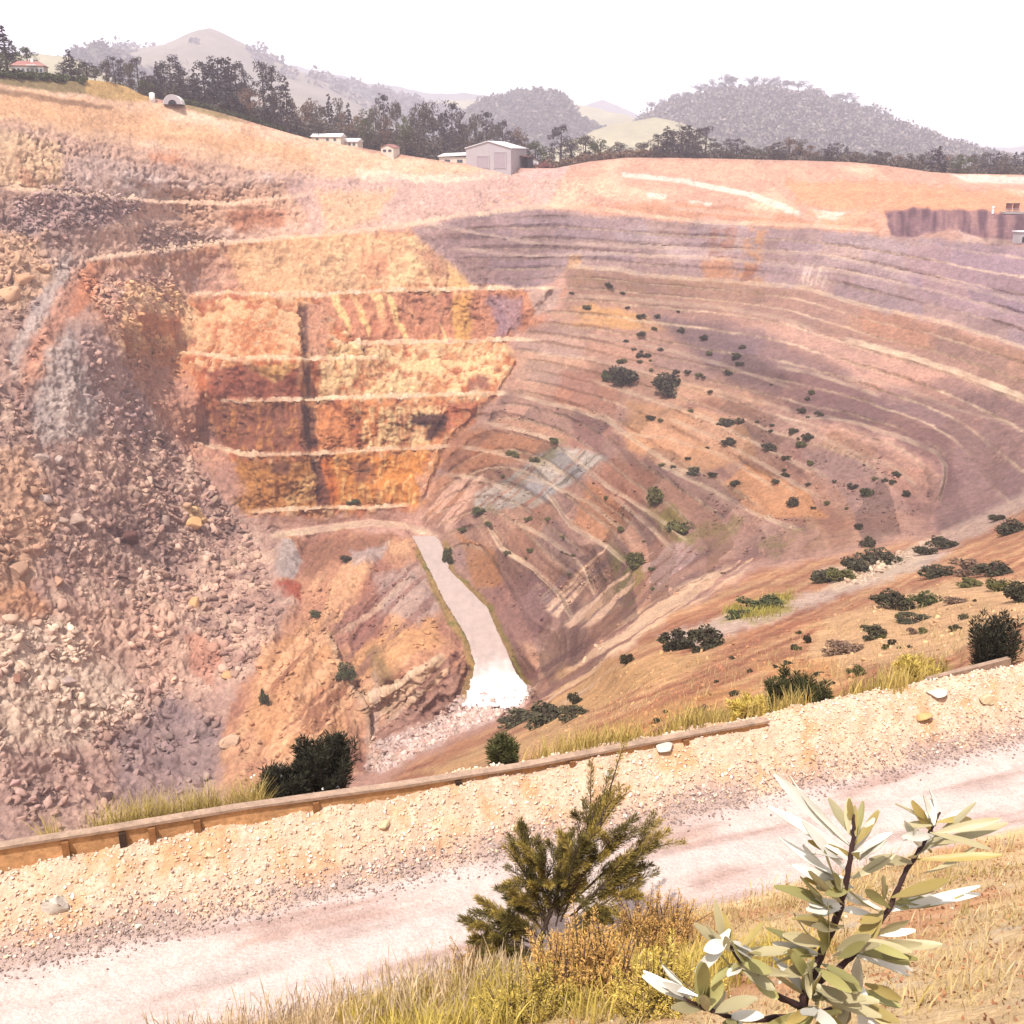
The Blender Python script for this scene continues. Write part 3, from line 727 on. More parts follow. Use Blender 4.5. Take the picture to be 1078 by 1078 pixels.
# lower right wall: strips of differing rock between the ledges
paint(LOWR, (190, 146, 128), feather=12)
paint(LOWR, (212, 168, 146), .8, mask=up(.02, .3, BED2 + .2 * N20))
paint(LOWR, (150, 112, 104), .75, mask=up(.05, .32, -BED2 + .2 * N20))
paint(LOWR, (176, 128, 110), .5, mask=up(.0, .3, N20))
for poly, rgb, a in (
    ([(540, 418), (605, 434), (600, 468), (520, 446)], (214, 164, 140), .8), ([(500, 448), (595, 470), (570, 480), (480, 500), (460, 495)], (186, 132, 104), .85),
    ([(610, 436), (650, 446), (632, 480), (598, 470)], (174, 126, 114), .8), ([(645, 480), (690, 500), (670, 545), (620, 510)], (178, 124, 104), .7),
    ([(620, 500), (665, 545), (640, 575), (600, 550)], (200, 142, 108), .8), ([(660, 420), (780, 440), (800, 480), (720, 500), (660, 470)], (222, 168, 130), .75),
    ([(690, 490), (745, 520), (800, 560), (740, 560), (690, 520)], (186, 140, 124), .7), ([(790, 485), (850, 520), (870, 545), (800, 545), (760, 510)], (222, 162, 120), .75),
    ([(840, 470), (930, 490), (960, 540), (880, 540)], (186, 146, 132), .75), ([(480, 560), (520, 580), (530, 620), (500, 620)], (200, 140, 100), .8),
    ([(435, 500), (470, 500), (495, 520), (455, 545)], (206, 150, 122), .8), ([(460, 470), (490, 450), (520, 470), (470, 500)], (190, 128, 98), .7),
    ([(470, 640), (560, 600), (590, 640), (560, 680)], (170, 124, 118), .6)):
    paint(poly, rgb, a, 6, 5)
diag([(500, 520), (585, 470), (640, 480), (560, 535), (500, 538)], (206, 190, 180), .95, -1.25, 12, -.15, 5)
diag([(500, 520), (585, 470), (640, 480), (560, 535), (500, 538)], (118, 104, 92), .8, -1.25, 11, .12, 6)
diag([(560, 620), (640, 575), (670, 600), (655, 640), (600, 660)], (236, 194, 162), .85, -1.1, 16, .0, 7)
diag([(560, 620), (640, 575), (670, 600), (655, 640), (600, 660)], (160, 128, 124), .7, -1.1, 14, .1, 8)
diag([(670, 590), (720, 565), (745, 590), (690, 625)], (214, 176, 164), .8, -1.1, 12, .0, 9)
diag([(560, 740), (650, 660), (720, 612), (790, 590), (780, 605), (700, 655), (600, 735)], (242, 200, 166), .85, -1.6, 16, -.1, 10)
diag([(545, 720), (640, 640), (720, 600), (700, 640), (600, 720)], (150, 106, 100), .7, -1.6, 15, .08, 11)
paint([(655, 680), (670, 650), (680, 660), (668, 690)], (236, 200, 172), .7, 6)
# green ground cover on the damp benches
for poly, a in (([(650, 580), (680, 590), (676, 620), (660, 640), (648, 620)], .75), ([(680, 520), (712, 535), (740, 575), (715, 570), (685, 545)], .8), ([(725, 560), (775, 540), (790, 550), (750, 575)], .5), ([(640, 560), (670, 600), (660, 612), (640, 590)], .5), ([(560, 490), (590, 465), (592, 472), (566, 498)], .7), ([(500, 535), (520, 530), (524, 540), (505, 545)], .8), ([(800, 575), (850, 545), (860, 550), (815, 585)], .5)):
    paint(poly, (142, 130, 72), a, 10, 8, mask=up(-.3, .15, N6 + .3 * N2))
# spur left of the ramp
paint(SPUR, (216, 160, 130), feather=10)
paint(SPUR, (240, 190, 150), .8, mask=up(.02, .3, BED + .2 * N20))
paint(SPUR, (164, 112, 98), .75, mask=up(.06, .32, -BED + .2 * N20))
paint([(285, 568), (312, 572), (312, 612), (284, 606)], (196, 178, 170), .9, 6)
paint([(312, 570), (380, 562), (420, 565), (390, 590), (320, 608)], (168, 118, 96), .85, 8)
paint([(262, 575), (282, 572), (284, 608), (264, 606)], (190, 104, 84), .85, 5)
paint([(276, 612), (318, 616), (316, 636), (290, 634)], (176, 92, 74), .9, 6)
paint([(372, 580), (410, 575), (400, 595), (372, 600)], (206, 184, 176), .7, 6)
paint([(395, 610), (440, 595), (470, 640), (440, 655), (400, 650)], (196, 168, 158), .8, 12)
paint([(345, 660), (400, 635), (400, 655), (350, 690)], (170, 120, 112), .6, 8)
paint([(360, 690), (460, 650), (470, 680), (400, 710), (375, 715)], (232, 176, 130), .8, 9)
paint([(390, 735), (470, 690), (470, 712), (400, 760)], (246, 206, 172), .8, 7)
paint([(400, 790), (400, 765), (480, 705), (490, 735), (430, 790)], (190, 146, 130), .85, 7)
paint([(270, 690), (330, 650), (370, 715), (360, 790), (290, 800), (262, 760)], (226, 170, 128), .8, 12)
diag([(290, 680), (350, 660), (375, 730), (340, 790), (280, 780)], (168, 112, 90), .75, -.8, 18, .08, 12)
paint([(385, 690), (400, 680), (420, 720), (395, 720)], (120, 104, 74), .6, 6)
# slide of broken rock on the left
paint(SLIDE, (196, 158, 142), feather=16)
paint(SLIDE, (226, 190, 168), .8, mask=up(.0, .3, N6 + .4 * N20))
paint(SLIDE, (166, 134, 124), .7, mask=up(.08, .35, -N6 + .5 * N2))
paint([(8, 215), (60, 195), (150, 208), (148, 222), (100, 240), (20, 248)], (190, 158, 152), .85, 10)
paint([(150, 235), (240, 250), (180, 266), (145, 264)], (196, 160, 146), .8, 8)
paint([(-60, 240), (40, 250), (60, 290), (20, 330), (-60, 320)], (226, 182, 150), .8, 12)
paint([(70, 262), (74, 290), (40, 345), (12, 400), (8, 380), (40, 310)], (204, 182, 172), .75, 10)
paint([(72, 282), (90, 285), (70, 340), (40, 400), (18, 420), (30, 380)], (212, 152, 126), .75, 12)
paint([(50, 370), (80, 345), (110, 430), (105, 460), (45, 470), (35, 450)], (204, 184, 174), .8, 14)
paint([(80, 340), (110, 350), (160, 430), (150, 470), (105, 440)], (196, 160, 150), .7, 14)
paint([(130, 370), (200, 400), (260, 520), (240, 530), (180, 470)], (206, 158, 140), .7, 14)
paint([(-60, 470), (30, 470), (60, 540), (20, 640), (-60, 640)], (218, 172, 142), .8, 14)
paint([(-10, 625), (30, 615), (55, 645), (40, 660), (-10, 660)], (212, 154, 118), .65, 12)
paint([(-60, 655), (60, 650), (120, 690), (150, 740), (60, 800), (-60, 790)], (244, 214, 190), .75, 20)
paint([(60, 640), (180, 640), (220, 720), (170, 740), (90, 690)], (222, 180, 158), .7, 20)
paint([(200, 660), (232, 690), (226, 725), (200, 700)], (212, 150, 126), .7, 8)
paint([(120, 780), (180, 730), (235, 770), (215, 850), (120, 860)], (158, 134, 132), .75, 18)
paint([(-60, 800), (60, 780), (120, 810), (90, 880), (-60, 920)], (196, 160, 146), .7, 20)
paint([(190, 535), (205, 530), (218, 548), (204, 560), (194, 552)], (246, 202, 148), .8, 4)
paint([(116, 545), (146, 545), (143, 556), (134, 572), (122, 565)], (120, 82, 78), .5, 4)
# right plateau
paint(RTOP, (222, 172, 150), feather=6, warp=4)
paint(RTOP, (242, 200, 174), .7, mask=up(.0, .35, N20), warp=4)
paint([(830, 190), (960, 192), (1078, 205), (1260, 215), (1260, 228), (940, 226), (840, 212)], (236, 168, 132), .85, 8)
paint([(690, 172), (790, 172), (840, 180), (800, 190), (700, 186)], (236, 184, 158), .7)
paint([(1000, 184), (1260, 190), (1260, 198), (1020, 192)], (246, 220, 206), .9, 3, 2)
for pl in ([(655, 181), (720, 188), (790, 202), (830, 217), (872, 236), (870, 241), (826, 223), (786, 207), (718, 193), (655, 186)], [(705, 217), (770, 222), (815, 226), (812, 230), (760, 226), (705, 221)], [(725, 211), (750, 213), (748, 217), (728, 216)], [(680, 203), (702, 205), (700, 210), (682, 209)], [(855, 220), (890, 224), (880, 232), (858, 228)]):
    paint(pl, (250, 222, 204), 1.0, 2, 1)
paint([(600, 218), (700, 212), (850, 226), (930, 236), (930, 244), (830, 237), (700, 230)], (204, 148, 118), .7, 6)
paint([(830, 212), (935, 218), (935, 240), (880, 240), (840, 225)], (222, 170, 138), .7, mask=up(-.2, .2, N6))
CLIFF = [(932, 222), (975, 218), (1000, 222), (1260, 228), (1260, 262), (1078, 257), (1045, 258), (1030, 250), (1000, 240), (960, 250), (940, 246)]
paint(CLIFF, (150, 112, 116), .95, 4, 4)
VS = fbm(U * .11, V * .022, 3.7, 4)
paint(CLIFF, (196, 150, 142), .7, 4, 4, mask=up(.08, .3, VS))
paint(CLIFF, (104, 72, 82), .8, 4, 4, mask=up(-.05, .25, -VS))
paint([(1000, 242), (1028, 250), (1034, 256), (1020, 256)], (226, 188, 176), .8, 4)
# near slope below the right-hand rim
paint(NEAR, (206, 150, 118), feather=12)
bl = fbm((V + .42 * (U - 600)) / 7.5 + .6 * nw1, U / 140, 2.2, 4)
paint(NEAR, (232, 184, 142), .8, mask=up(.0, .25, bl + .2 * N6), feather=12)
paint(NEAR, (166, 108, 90), .7, mask=up(.05, .3, -bl + .2 * N6), feather=12)
for poly, rgb, a in (
    ([(870, 650), (1000, 612), (1078, 610), (1260, 590), (1260, 650), (1060, 660), (1000, 690), (880, 705), (850, 685)], (240, 196, 154), .85),
    ([(590, 705), (700, 690), (760, 690), (700, 715), (620, 750), (570, 770)], (234, 186, 138), .8), ([(790, 700), (880, 690), (900, 715), (820, 720)], (230, 174, 126), .7),
    ([(690, 670), (790, 640), (900, 612), (975, 570), (1000, 585), (930, 612), (800, 655), (740, 680)], (234, 206, 190), .85),
    ([(860, 600), (930, 585), (1000, 560), (960, 600), (880, 625)], (242, 212, 184), .7),
    ([(985, 566), (1078, 515), (1260, 450), (1260, 480), (1078, 538), (1000, 580)], (216, 182, 164), .9),
    ([(620, 770), (730, 730), (790, 720), (810, 745), (700, 780)], (212, 156, 112), .7), ([(440, 815), (540, 775), (620, 755), (600, 790), (480, 820)], (226, 182, 138), .8)):
    paint(poly, rgb, a, 10, 8)
for poly, a in (([(765, 640), (830, 620), (835, 640), (790, 655), (760, 655)], .85), ([(880, 740), (940, 715), (1000, 700), (1000, 712), (930, 745), (820, 770), (790, 760)], .6), ([(700, 770), (790, 745), (800, 770), (690, 790)], .5)):
    paint(poly, (178, 160, 88), a, 10, 8, mask=up(-.35, .2, N6))
for vg in ([(436, 578), (442, 574), (472, 636), (496, 674), (503, 702), (492, 742), (484, 742), (494, 704), (486, 678), (462, 640)], [(464, 568), (470, 568), (480, 600), (520, 640), (534, 672), (552, 712), (562, 722), (554, 724), (540, 700), (524, 668), (508, 638), (474, 604)]):
    paint(vg, (172, 140, 88), .85, 4, 3)
    paint(vg, (128, 124, 66), .8, 4, 3, mask=up(0, .3, N6))
# pale rubble at the foot of the ramp
GULLY = [(484, 734), (520, 728), (548, 722), (566, 726), (552, 745), (500, 765), (440, 792), (402, 816), (384, 808), (400, 785), (450, 765)]
paint(GULLY, (240, 212, 200), .9, 6, 5, mask=up(-.5, .0, N2))
paint([(395, 700), (398, 770), (404, 810), (392, 812), (384, 780)], (232, 196, 176), .7, 6)
# sown strips: rectangular panels of differing cover between the ledges of the right wall
def panels(poly, du, dv, ang, lo, hi, a, seed):
    ca, sa = math.cos(ang), math.sin(ang); ph = PW * 2.0 + .14
    wu = U + 7 * nw1 + 2.0 * nf1; wv = V + 7 * nw2 + 2.0 * nf2
    p = (wu * ca + wv * sa) / du; q = ph
    qi = np.floor(q).astype(np.int64); p = p + (np.abs(np.sin(qi * 12.9898 + seed)) * 43758.5) % 1.0
    pi_ = np.floor(p).astype(np.int64)
    r = np.modf(np.abs(np.sin(pi_ * 127.1 + qi * 311.7 + seed)) * 43758.5453)[0]
    r2 = np.modf(np.abs(np.sin(pi_ * 269.5 + qi * 183.3 + seed)) * 43758.5453)[0]
    f = lo + (hi - lo) * r
    idx, wgt = polyw(poly, 14, 8)
    m = np.stack([f * (1 + .07 * (r2 - .5)), f, f * (1 - .16 * (r2 - .5))], -1).reshape(-1, 3)[idx]
    cf[idx] *= 1 + (m - 1) * (wgt * a)[:, None]
panels(LOWR, 52, 19, .68, .66, 1.24, 1.0, 1.0)
panels(MID, 70, 20, .42, .8, 1.16, .9, 2.0)
panels(TAN, 90, 14, .26, .84, 1.12, .8, 3.0)
panels(FOLD, 80, 18, .42, .86, 1.1, .8, 4.0)
panels(MAUVE, 46, 17, .12, .88, 1.1, .8, 5.0)
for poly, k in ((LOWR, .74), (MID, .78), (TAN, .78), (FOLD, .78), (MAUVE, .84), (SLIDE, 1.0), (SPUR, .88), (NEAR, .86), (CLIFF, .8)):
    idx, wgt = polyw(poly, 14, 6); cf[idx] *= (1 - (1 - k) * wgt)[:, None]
B1_ = [(556, 628), (640, 572), (672, 600), (656, 642), (604, 664)]; B2_ = [(556, 742), (650, 662), (722, 610), (792, 588), (782, 606), (702, 656), (604, 738)]; B3_ = [(560, 540), (640, 490), (660, 520), (600, 560)]
diag(B1_, (232, 192, 164), .9, -1.1, 15, .02, 27); diag(B1_, (140, 110, 108), .85, -1.1, 12, .12, 28)
diag(B2_, (240, 200, 168), .9, -1.5, 15, -.02, 30); diag(B2_, (138, 98, 92), .8, -1.5, 13, .1, 31)
diag([(380, 740), (470, 660), (492, 700), (420, 790), (400, 800)], (150, 104, 92), .8, -1.2, 14, .08, 32); diag([(270, 690), (340, 650), (375, 730), (350, 800), (270, 800)], (236, 184, 146), .8, -.9, 14, .02, 33); diag([(330, 660), (440, 590), (470, 660), (380, 715)], (150, 108, 98), .7, -1.0, 13, .1, 34)
diag([(440, 510), (510, 500), (480, 560), (440, 550)], (222, 178, 156), .8, -1.0, 12, .0, 35)
# dust on the ledges, then natural variation everywhere
dm = DUST.reshape(U.shape)[..., None]
col = col * (1 - dm) + lin((248, 216, 184), K) * dm
N1 = pnoise(X3 / .9, Y3 / .9 + 3, Z3 / .9); grit = RNG.normal(size=U.shape)
col *= np.clip(1 + .15 * N20 + .2 * N6 + .24 * N2 + .16 * N1 + .07 * grit, .45, 1.6)[..., None]
col *= (1 + (.05 * N20)[..., None] * np.array([1, 0, -1.]))
# joints and crevices: narrow clefts cut into the rock, their dark also put into the colour, and pale broken chips
CK = np.abs(fbm(X3 / 5 + .4 * N2, Y3 / 5, Z3 / 5, 3)); cleft = sstep(.07, .015, CK) * sstep(-.1, .3, fbm(X3 / 18, Y3 / 18 + 50, Z3 / 18, 2))
CK2 = np.abs(fbm(X3 / 2.2, Y3 / 2.2 + 70, Z3 / np.where(kind['wall'] > .3, 9.0, 3.0), 2)); cleft2 = sstep(.07, .02, CK2) * sstep(0, .35, N6)
rockz = np.clip(kind['wall'] + kind['slide'] * .8 + kind['pink'] * .8 + kind['spur'] * .7, 0, 1)
chip = sstep(.42, .55, pnoise(X3 / 1.1, Y3 / 1.1 + 23, Z3 / 1.1)) * rockz
col = col * (1 - .3 * np.clip(cleft + .6 * cleft2, 0, 1) * rockz)[..., None] * (1 + .28 * chip)[..., None]
lum = col.mean(-1, keepdims=True); col = lum + (col - lum) * 1.12
col = np.clip(col, .01, .8)

# ---- relief
gu = np.gradient(BASE, axis=0); gv = np.gradient(BASE, axis=1)
Nn = np.cross(gv, gu); Nn /= np.linalg.norm(Nn, axis=-1, keepdims=True) + 1e-9
Nn[(Nn * BASE).sum(-1) > 0] *= -1
AM = amp.reshape(U.shape) * np.clip(D / 200, .15, 1.1)
z_ = np.zeros(U.shape)
kw = kind['wall']; ks = kind['slide']; kl = kind['lowr']; ksp = kind['spur']; kn = kind['near']; km = kind['mauve']
R6 = fbm(X3 / 7, Y3 / 7, Z3 / 7, 4, .55, True); R2 = fbm(X3 / 2.6, Y3 / 2.6, Z3 / 2.6, 3, .55, True)
rel = AM * (0.9 * N20 + 0.65 * N6 + 0.42 * N2)
rel += kw * (1.3 * RIB + .6 * RIB2 + .3 * R6 - .2)
kp = kind['pink']; rel += kp * (.7 * R6 + .35 * R2 - .3)
rel += km * (.5 * RIB + .3 * RIB2)
rel += ks * (.85 * R6 + .4 * R2 - .35)
rel += (kl * .55 * np.clip(BED2, -.5, .5) + ksp * (2.3 * BED + .9 * R6 + .4 * R2)) 
ir, wr_ = polyw(RAMP, 10, 0); flat = np.zeros(U.size); flat[ir] = wr_; flat = flat.reshape(U.shape)
rel -= (rockz - .6 * kw) * (1.5 * cleft + .7 * cleft2) * np.clip(D / 260, .3, 1)
rel *= 1 - flat
rel -= .5 * flat
rel *= sstep(0, .012, np.repeat(kk[None], NU, 0)) * .9 + .1
PIT = BASE + Nn * rel[..., None]

# hidden wall under the near rim, and the ground behind the far rim
yc = at_z(u1, vcrest(u1), np.full(NU, -11.0))[:, 1]
hid = []
for h in np.linspace(0, 1, NH)[1:]:
    v = vcrest(u1) + 4 + 50 * h
    d = np.exp(np.log(D[:, -1]) * (1 - h) + np.log(yc + 1.0) * h)
    a, dy, dz = rays(u1, v)
    p = np.stack([a / dy * d, d, dz / dy * d], -1)
    p[:, 2] += fbm(p[:, 0] / 8, p[:, 1] / 8, 0, 3) * .02 * d
    hid.append(p)
back = []
for dyb, dzb in ((160, -34), (110, -20), (70, -9), (40, -3.0), (18, -.8)):
    p = PIT[:, 0].copy(); p[:, 0] *= (p[:, 1] + dyb) / p[:, 1]; p[:, 1] += dyb; p[:, 2] += dzb
    back.append(p)
PV = np.concatenate([np.stack(back, 1), PIT, np.stack(hid, 1)], 1)
CB = np.broadcast_to(lin((150, 132, 92), K), (NU, 5, 3))
CV = np.concatenate([CB, col, np.repeat(col[:, -1:], NH - 1, 1)], 1)
m_pit = ground_mat('quarry_rock', None, [(.9, 6, .78, 1.2, (1, 1, 1)), (3.0, 3, .85, 1.12, (1, 1, 1))], [(.8, 6, .5, .8)])
me = mesh_np('pit', PV.reshape(-1, 3), grid_faces(NU, PV.shape[1], True), [m_pit], CV.reshape(-1, 3), False)
tag(put('pit_terrain', me), 'benched open mine pit with ochre and mauve rock walls', kind='structure')

KROW = lambda u, v: (v - vrim(u)) / (vcrest(u) + 4 - vrim(u))
def pit_at(u, v):
    """point of the finished pit surface seen at these photograph coordinates"""
    u = np.asarray(u, float); v = np.asarray(v, float)
    return bil(PIT, u, KROW(u, v))

# haul ramp: a graded sheet lying on the rock
ru = np.linspace(430, 570, 190); rv = np.linspace(565, 752, 240)
RU, RV = np.meshgrid(ru, rv, indexing='ij')
RP = at_z(RU, RV, zramp(RV)) + np.array([0, 0, .25]) + np.stack([0 * RU, 0 * RU, .25 * fbm(RU * .08, RV * .05, 1, 3)], -1)
from_poly = lambda P, x, y: sum((((P[i][1] > y) != (P[(i + 1) % len(P)][1] > y)) & (x < (P[(i + 1) % len(P)][0] - P[i][0]) * (y - P[i][1]) / (P[(i + 1) % len(P)][1] - P[i][1] + 1e-12) + P[i][0])).astype(int) for i in range(len(P))) % 2 == 1
jit = 3.5 * sstep(690, 745, RV) * pnoise(RU * .25, RV * .25, 8) + 3.0 * fbm(RU * .1, RV * .1, 4, 4)
ins = from_poly(RAMP, RU + jit, RV + jit)
Fr = grid_faces(190, 240, True)
keep = ins.ravel()[Fr].all(1)
RC = np.broadcast_to(lin((218, 192, 180), K), RU.shape + (3,)).copy()
RC = mixc(RC, lin((252, 236, 230), .52), sstep(686, 722, RV + 26 * fbm(RU * .05, RV * .05, 2, 3)))  # sky reflection on the wet lower end, painted in as white
RC = mixc(RC, lin((206, 178, 170), K), sstep(.05, .4, fbm(RU * .12, RV * .03, 6, 4)) * .5 * sstep(700, 670, RV))
m_ramp = ground_mat('graded_gravel', None, [(.5, 5, .88, 1.1, (1, 1, 1))], [(1.5, 4, .15, .5)], .75)
Fk = Fr[keep]; used = np.unique(Fk); rm = np.full(RU.size, -1); rm[used] = np.arange(len(used))
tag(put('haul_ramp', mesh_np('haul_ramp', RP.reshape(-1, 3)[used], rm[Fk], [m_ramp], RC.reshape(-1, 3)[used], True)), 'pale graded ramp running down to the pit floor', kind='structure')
# ------------------------------------------------------------------ far ground and hills
gx = np.concatenate([np.linspace(-4200, -700, 14), np.linspace(-650, 650, 27), np.linspace(700, 4200, 14)])
gy = np.concatenate([np.linspace(-25, 380, 6), np.linspace(420, 900, 10), np.linspace(1000, 5900, 16)])
GX, GY = np.meshgrid(gx, gy, indexing='ij')
GZ = np.where(GY < 470, -150, -26.0) + 3 * fbm(GX / 160, GY / 160, 0, 3)
m_past = ground_mat('pasture', lin((186, 178, 138), .42), [(.02, 4, .75, 1.2, (1, 1, 1)), (.2, 4, .85, 1.15, (1, 1, 1))])
tag(put('ground', mesh_np('ground', np.stack([GX, GY, GZ], -1).reshape(-1, 3), grid_faces(len(gx), len(gy)), [m_past], None, True)), 'hazy valley floor beyond the pit', kind='structure')

m_bush_hill = ground_mat('wooded_slope', lin((112, 112, 92), .45), [(.014, 5, .6, 1.35, (1, 1, 1)), (.07, 4, .7, 1.3, (1, 1, 1))])
m_dry_hill = ground_mat('dry_pasture', lin((200, 188, 148), .42), [(.005, 5, .75, 1.2, (1, 1, 1)), (.05, 4, .85, 1.15, (1, 1, 1))])
m_mtn = ground_mat('mountain_scrub', None, [(.012, 6, .75, 1.25, (1, 1, 1)), (.08, 4, .8, 1.2, (1, 1, 1))])
HILLS = {}
HS = 2.2
def hill(label, pts, y0, depth, mat, rough=2.0, base=-30, nu=140, nv=46, tint=None, pw=1.4, seed=0, drop=0):
    y0 = y0 * (HS if y0 < 1600 else 1.55) if y0 < 2000 else y0 * 1.75; depth *= HS if y0 < 4000 else 1.6; rough *= HS
    pts = np.array(pts, float); pts[:, 1] += drop
    u = np.linspace(pts[0, 0], pts[-1, 0], nu)
    v = np.interp(u, pts[:, 0], pts[:, 1])
    top = at_y(u, v, y0)
    jj = np.linspace(-1, 1, nv)
    prof = (1 - np.abs(jj) ** pw)
    Xh = np.repeat(top[:, :1], nv, 1); Yh = y0 + jj[None] * depth + 0 * Xh
    Zt = np.maximum(top[:, 2:3], base - 6)
    Zh = base - 8 + (Zt - base + 8) * prof[None]
    Zh = Zh + rough * fbm(Xh / (rough * 14), Yh / (rough * 14), seed, 4) * (.25 + prof[None]) * 1.2
    gul = fbm(Xh / (depth * .35), Yh / (depth * .9), seed + 5, 3)
    Zh = Zh + gul * (Zt - base) * .16 * (prof * (1 - prof) * 4)[None]
    V = np.stack([Xh, Yh, Zh], -1)
    colr = None
    if tint is not None: colr = tint(Xh, Yh, Zh, prof[None] + 0 * Xh).reshape(-1, 3)
    o = put('hill', mesh_np('hill', V.reshape(-1, 3), grid_faces(nu, nv), [mat], colr, True))
    tag(o, label, kind='structure')
    HILLS[label] = V
    return V
HK = .42
def mtn_tint(x, y, z, p):
    c = np.empty(x.shape + (3,)); c[:] = lin((116, 108, 102), HK)
    grass = sstep(-.15, .25, fbm(x / 350, y / 350, 3, 4) + .55 * (p - .55) + .25 * sstep(-960, -720, x))
    return mixc(c, lin((164, 150, 128), HK), grass)
h_mtn = hill('hazy mountain with a rounded pasture summit', [(-60, 95), (20, 80), (75, 70), (110, 62), (135, 54), (160, 54), (190, 53), (205, 45), (218, 38), (230, 35), (242, 38), (262, 47), (290, 60), (315, 71), (330, 78), (360, 92), (400, 118), (450, 150)], 1700, 520, m_mtn, 9, tint=mtn_tint, seed=1)
h_left = hill('wooded knoll behind the house', [(40, 100), (62, 82), (78, 62), (90, 50), (98, 45), (106, 46), (118, 56), (140, 64), (165, 84), (185, 108)], 900, 160, m_bush_hill, 5, seed=2, drop=5)
h_dark = hill('dark wooded ridge below the mountain', [(170, 130), (230, 104), (280, 90), (320, 86), (350, 88), (380, 92), (420, 103), (460, 112), (500, 128), (540, 150)], 1350, 320, m_bush_hill, 6, seed=3)
h_far = hill('pale far ridge on the skyline', [(230, 100), (310, 70), (330, 76), (360, 78), (400, 88), (430, 93), (470, 98), (510, 101), (560, 108), (640, 122), (700, 150)], 2700, 420, m_bush_hill, 8, seed=4)
h_pl = hill('low pasture hill beyond the town', [(380, 130), (430, 112), (470, 104), (500, 104), (520, 108), (580, 128), (600, 150)], 1500, 260, m_dry_hill, 4, seed=5)
h_dome = hill('round wooded hill with an abrupt right shoulder', [(480, 150), (492, 128), (498, 113), (508, 106), (530, 101), (550, 94), (566, 91), (580, 93), (590, 98), (596, 107), (604, 120), (640, 140), (690, 160)], 1000, 190, m_bush_hill, 4, seed=6, drop=6)
h_p2 = hill('sunlit pasture spur', [(560, 140), (585, 115), (600, 111), (625, 113), (660, 121), (690, 132), (740, 160)], 1250, 240, m_dry_hill, 3, seed=7)
h_p3 = hill('yellow green pasture slope at the foot of the wooded hill', [(570, 165), (600, 148), (630, 136), (660, 128), (690, 124), (720, 130), (790, 165)], 800, 130, m_dry_hill, 2, seed=8)
h_pk = hill('faint far peak', [(560, 135), (600, 116), (622, 108), (634, 104), (646, 109), (665, 118), (700, 140)], 3000, 180, m_bush_hill, 6, seed=9)
h_right = hill('broad wooded hill on the right', [(640, 165), (668, 134), (684, 118), (700, 110), (735, 98), (765, 92), (800, 92), (845, 97), (870, 109), (900, 112), (930, 130), (960, 144), (990, 156), (1020, 163), (1060, 172)], 950, 260, m_bush_hill, 5, seed=10, drop=8)
h_fr = hill('pale far range on the right skyline', [(880, 172), (940, 154), (1000, 152), (1060, 156), (1100, 150), (1160, 148), (1260, 156), (1320, 170)], 2900, 200, m_bush_hill, 8, seed=11)
h_l2 = hill('pasture behind the left rim', [(-120, 64), (-20, 60), (30, 58), (70, 60), (100, 72), (140, 96)], 700, 120, m_dry_hill, 3, seed=12)

# ------------------------------------------------------------------ foliage builders
def clump_quads(centres, radii, per, size, rng, flat=1.0, droop=0.0, shell=.55):
    """small leaf faces spread through ellipsoid clumps: returns (4N,3) verts, (N,4) faces"""
    centres = np.asarray(centres, float); radii = np.asarray(radii, float)
    n = len(centres)
    d = rng.normal(size=(n, per, 3)); d /= np.linalg.norm(d, axis=-1, keepdims=True)
    r = shell + (1 - shell) * rng.random((n, per, 1))
    rad = radii[:, None, None] if radii.ndim == 1 else radii[:, None, :]
    P = centres[:, None] + d * r * rad * np.array([1, 1, flat])
    P = P.reshape(-1, 3); N = len(P)
    a = rng.normal(size=(N, 3)); a[:, 2] -= droop; a /= np.linalg.norm(a, axis=1, keepdims=True)
    b = rng.normal(size=(N, 3)); b -= (a * b).sum(1, keepdims=True) * a; b /= np.linalg.norm(b, axis=1, keepdims=True)
    s = size * (.6 + .8 * rng.random((N, 1)))
    q = np.stack([P - a * s, P + b * s * .55, P + a * s, P - b * s * .55], 1).reshape(-1, 3)
    return q, np.arange(4 * N).reshape(-1, 4)

m_bark = plain_mat('bark', lin((110, 88, 80), .4), .9, .3, 4)
m_con = leaf_mat('conifer_needles', lin((98, 88, 88), .42), .45)
m_gum = leaf_mat('gum_leaves', lin((124, 110, 98), .42), .45)
m_brn = leaf_mat('russet_leaves', lin((150, 118, 96), .42), .4)
m_grn = leaf_mat('green_leaves', lin((100, 104, 62), .42), .4)
m_scrub = leaf_mat('dark_scrub_leaves', lin((92, 86, 62), .42), .55)
m_olive = leaf_mat('olive_scrub_leaves', lin((122, 116, 66), .42), .4)
m_forest = leaf_mat('forest_leaves', lin((138, 126, 116), .42), .6)
m_grass = leaf_mat('grass_blades', lin((226, 196, 116), .46), .35, .25)
m_straw = leaf_mat('straw_blades', lin((242, 212, 150), .48), .3, .25)
m_ggrass = leaf_mat('green_grass_blades', lin((208, 190, 96), .44), .35, .25)

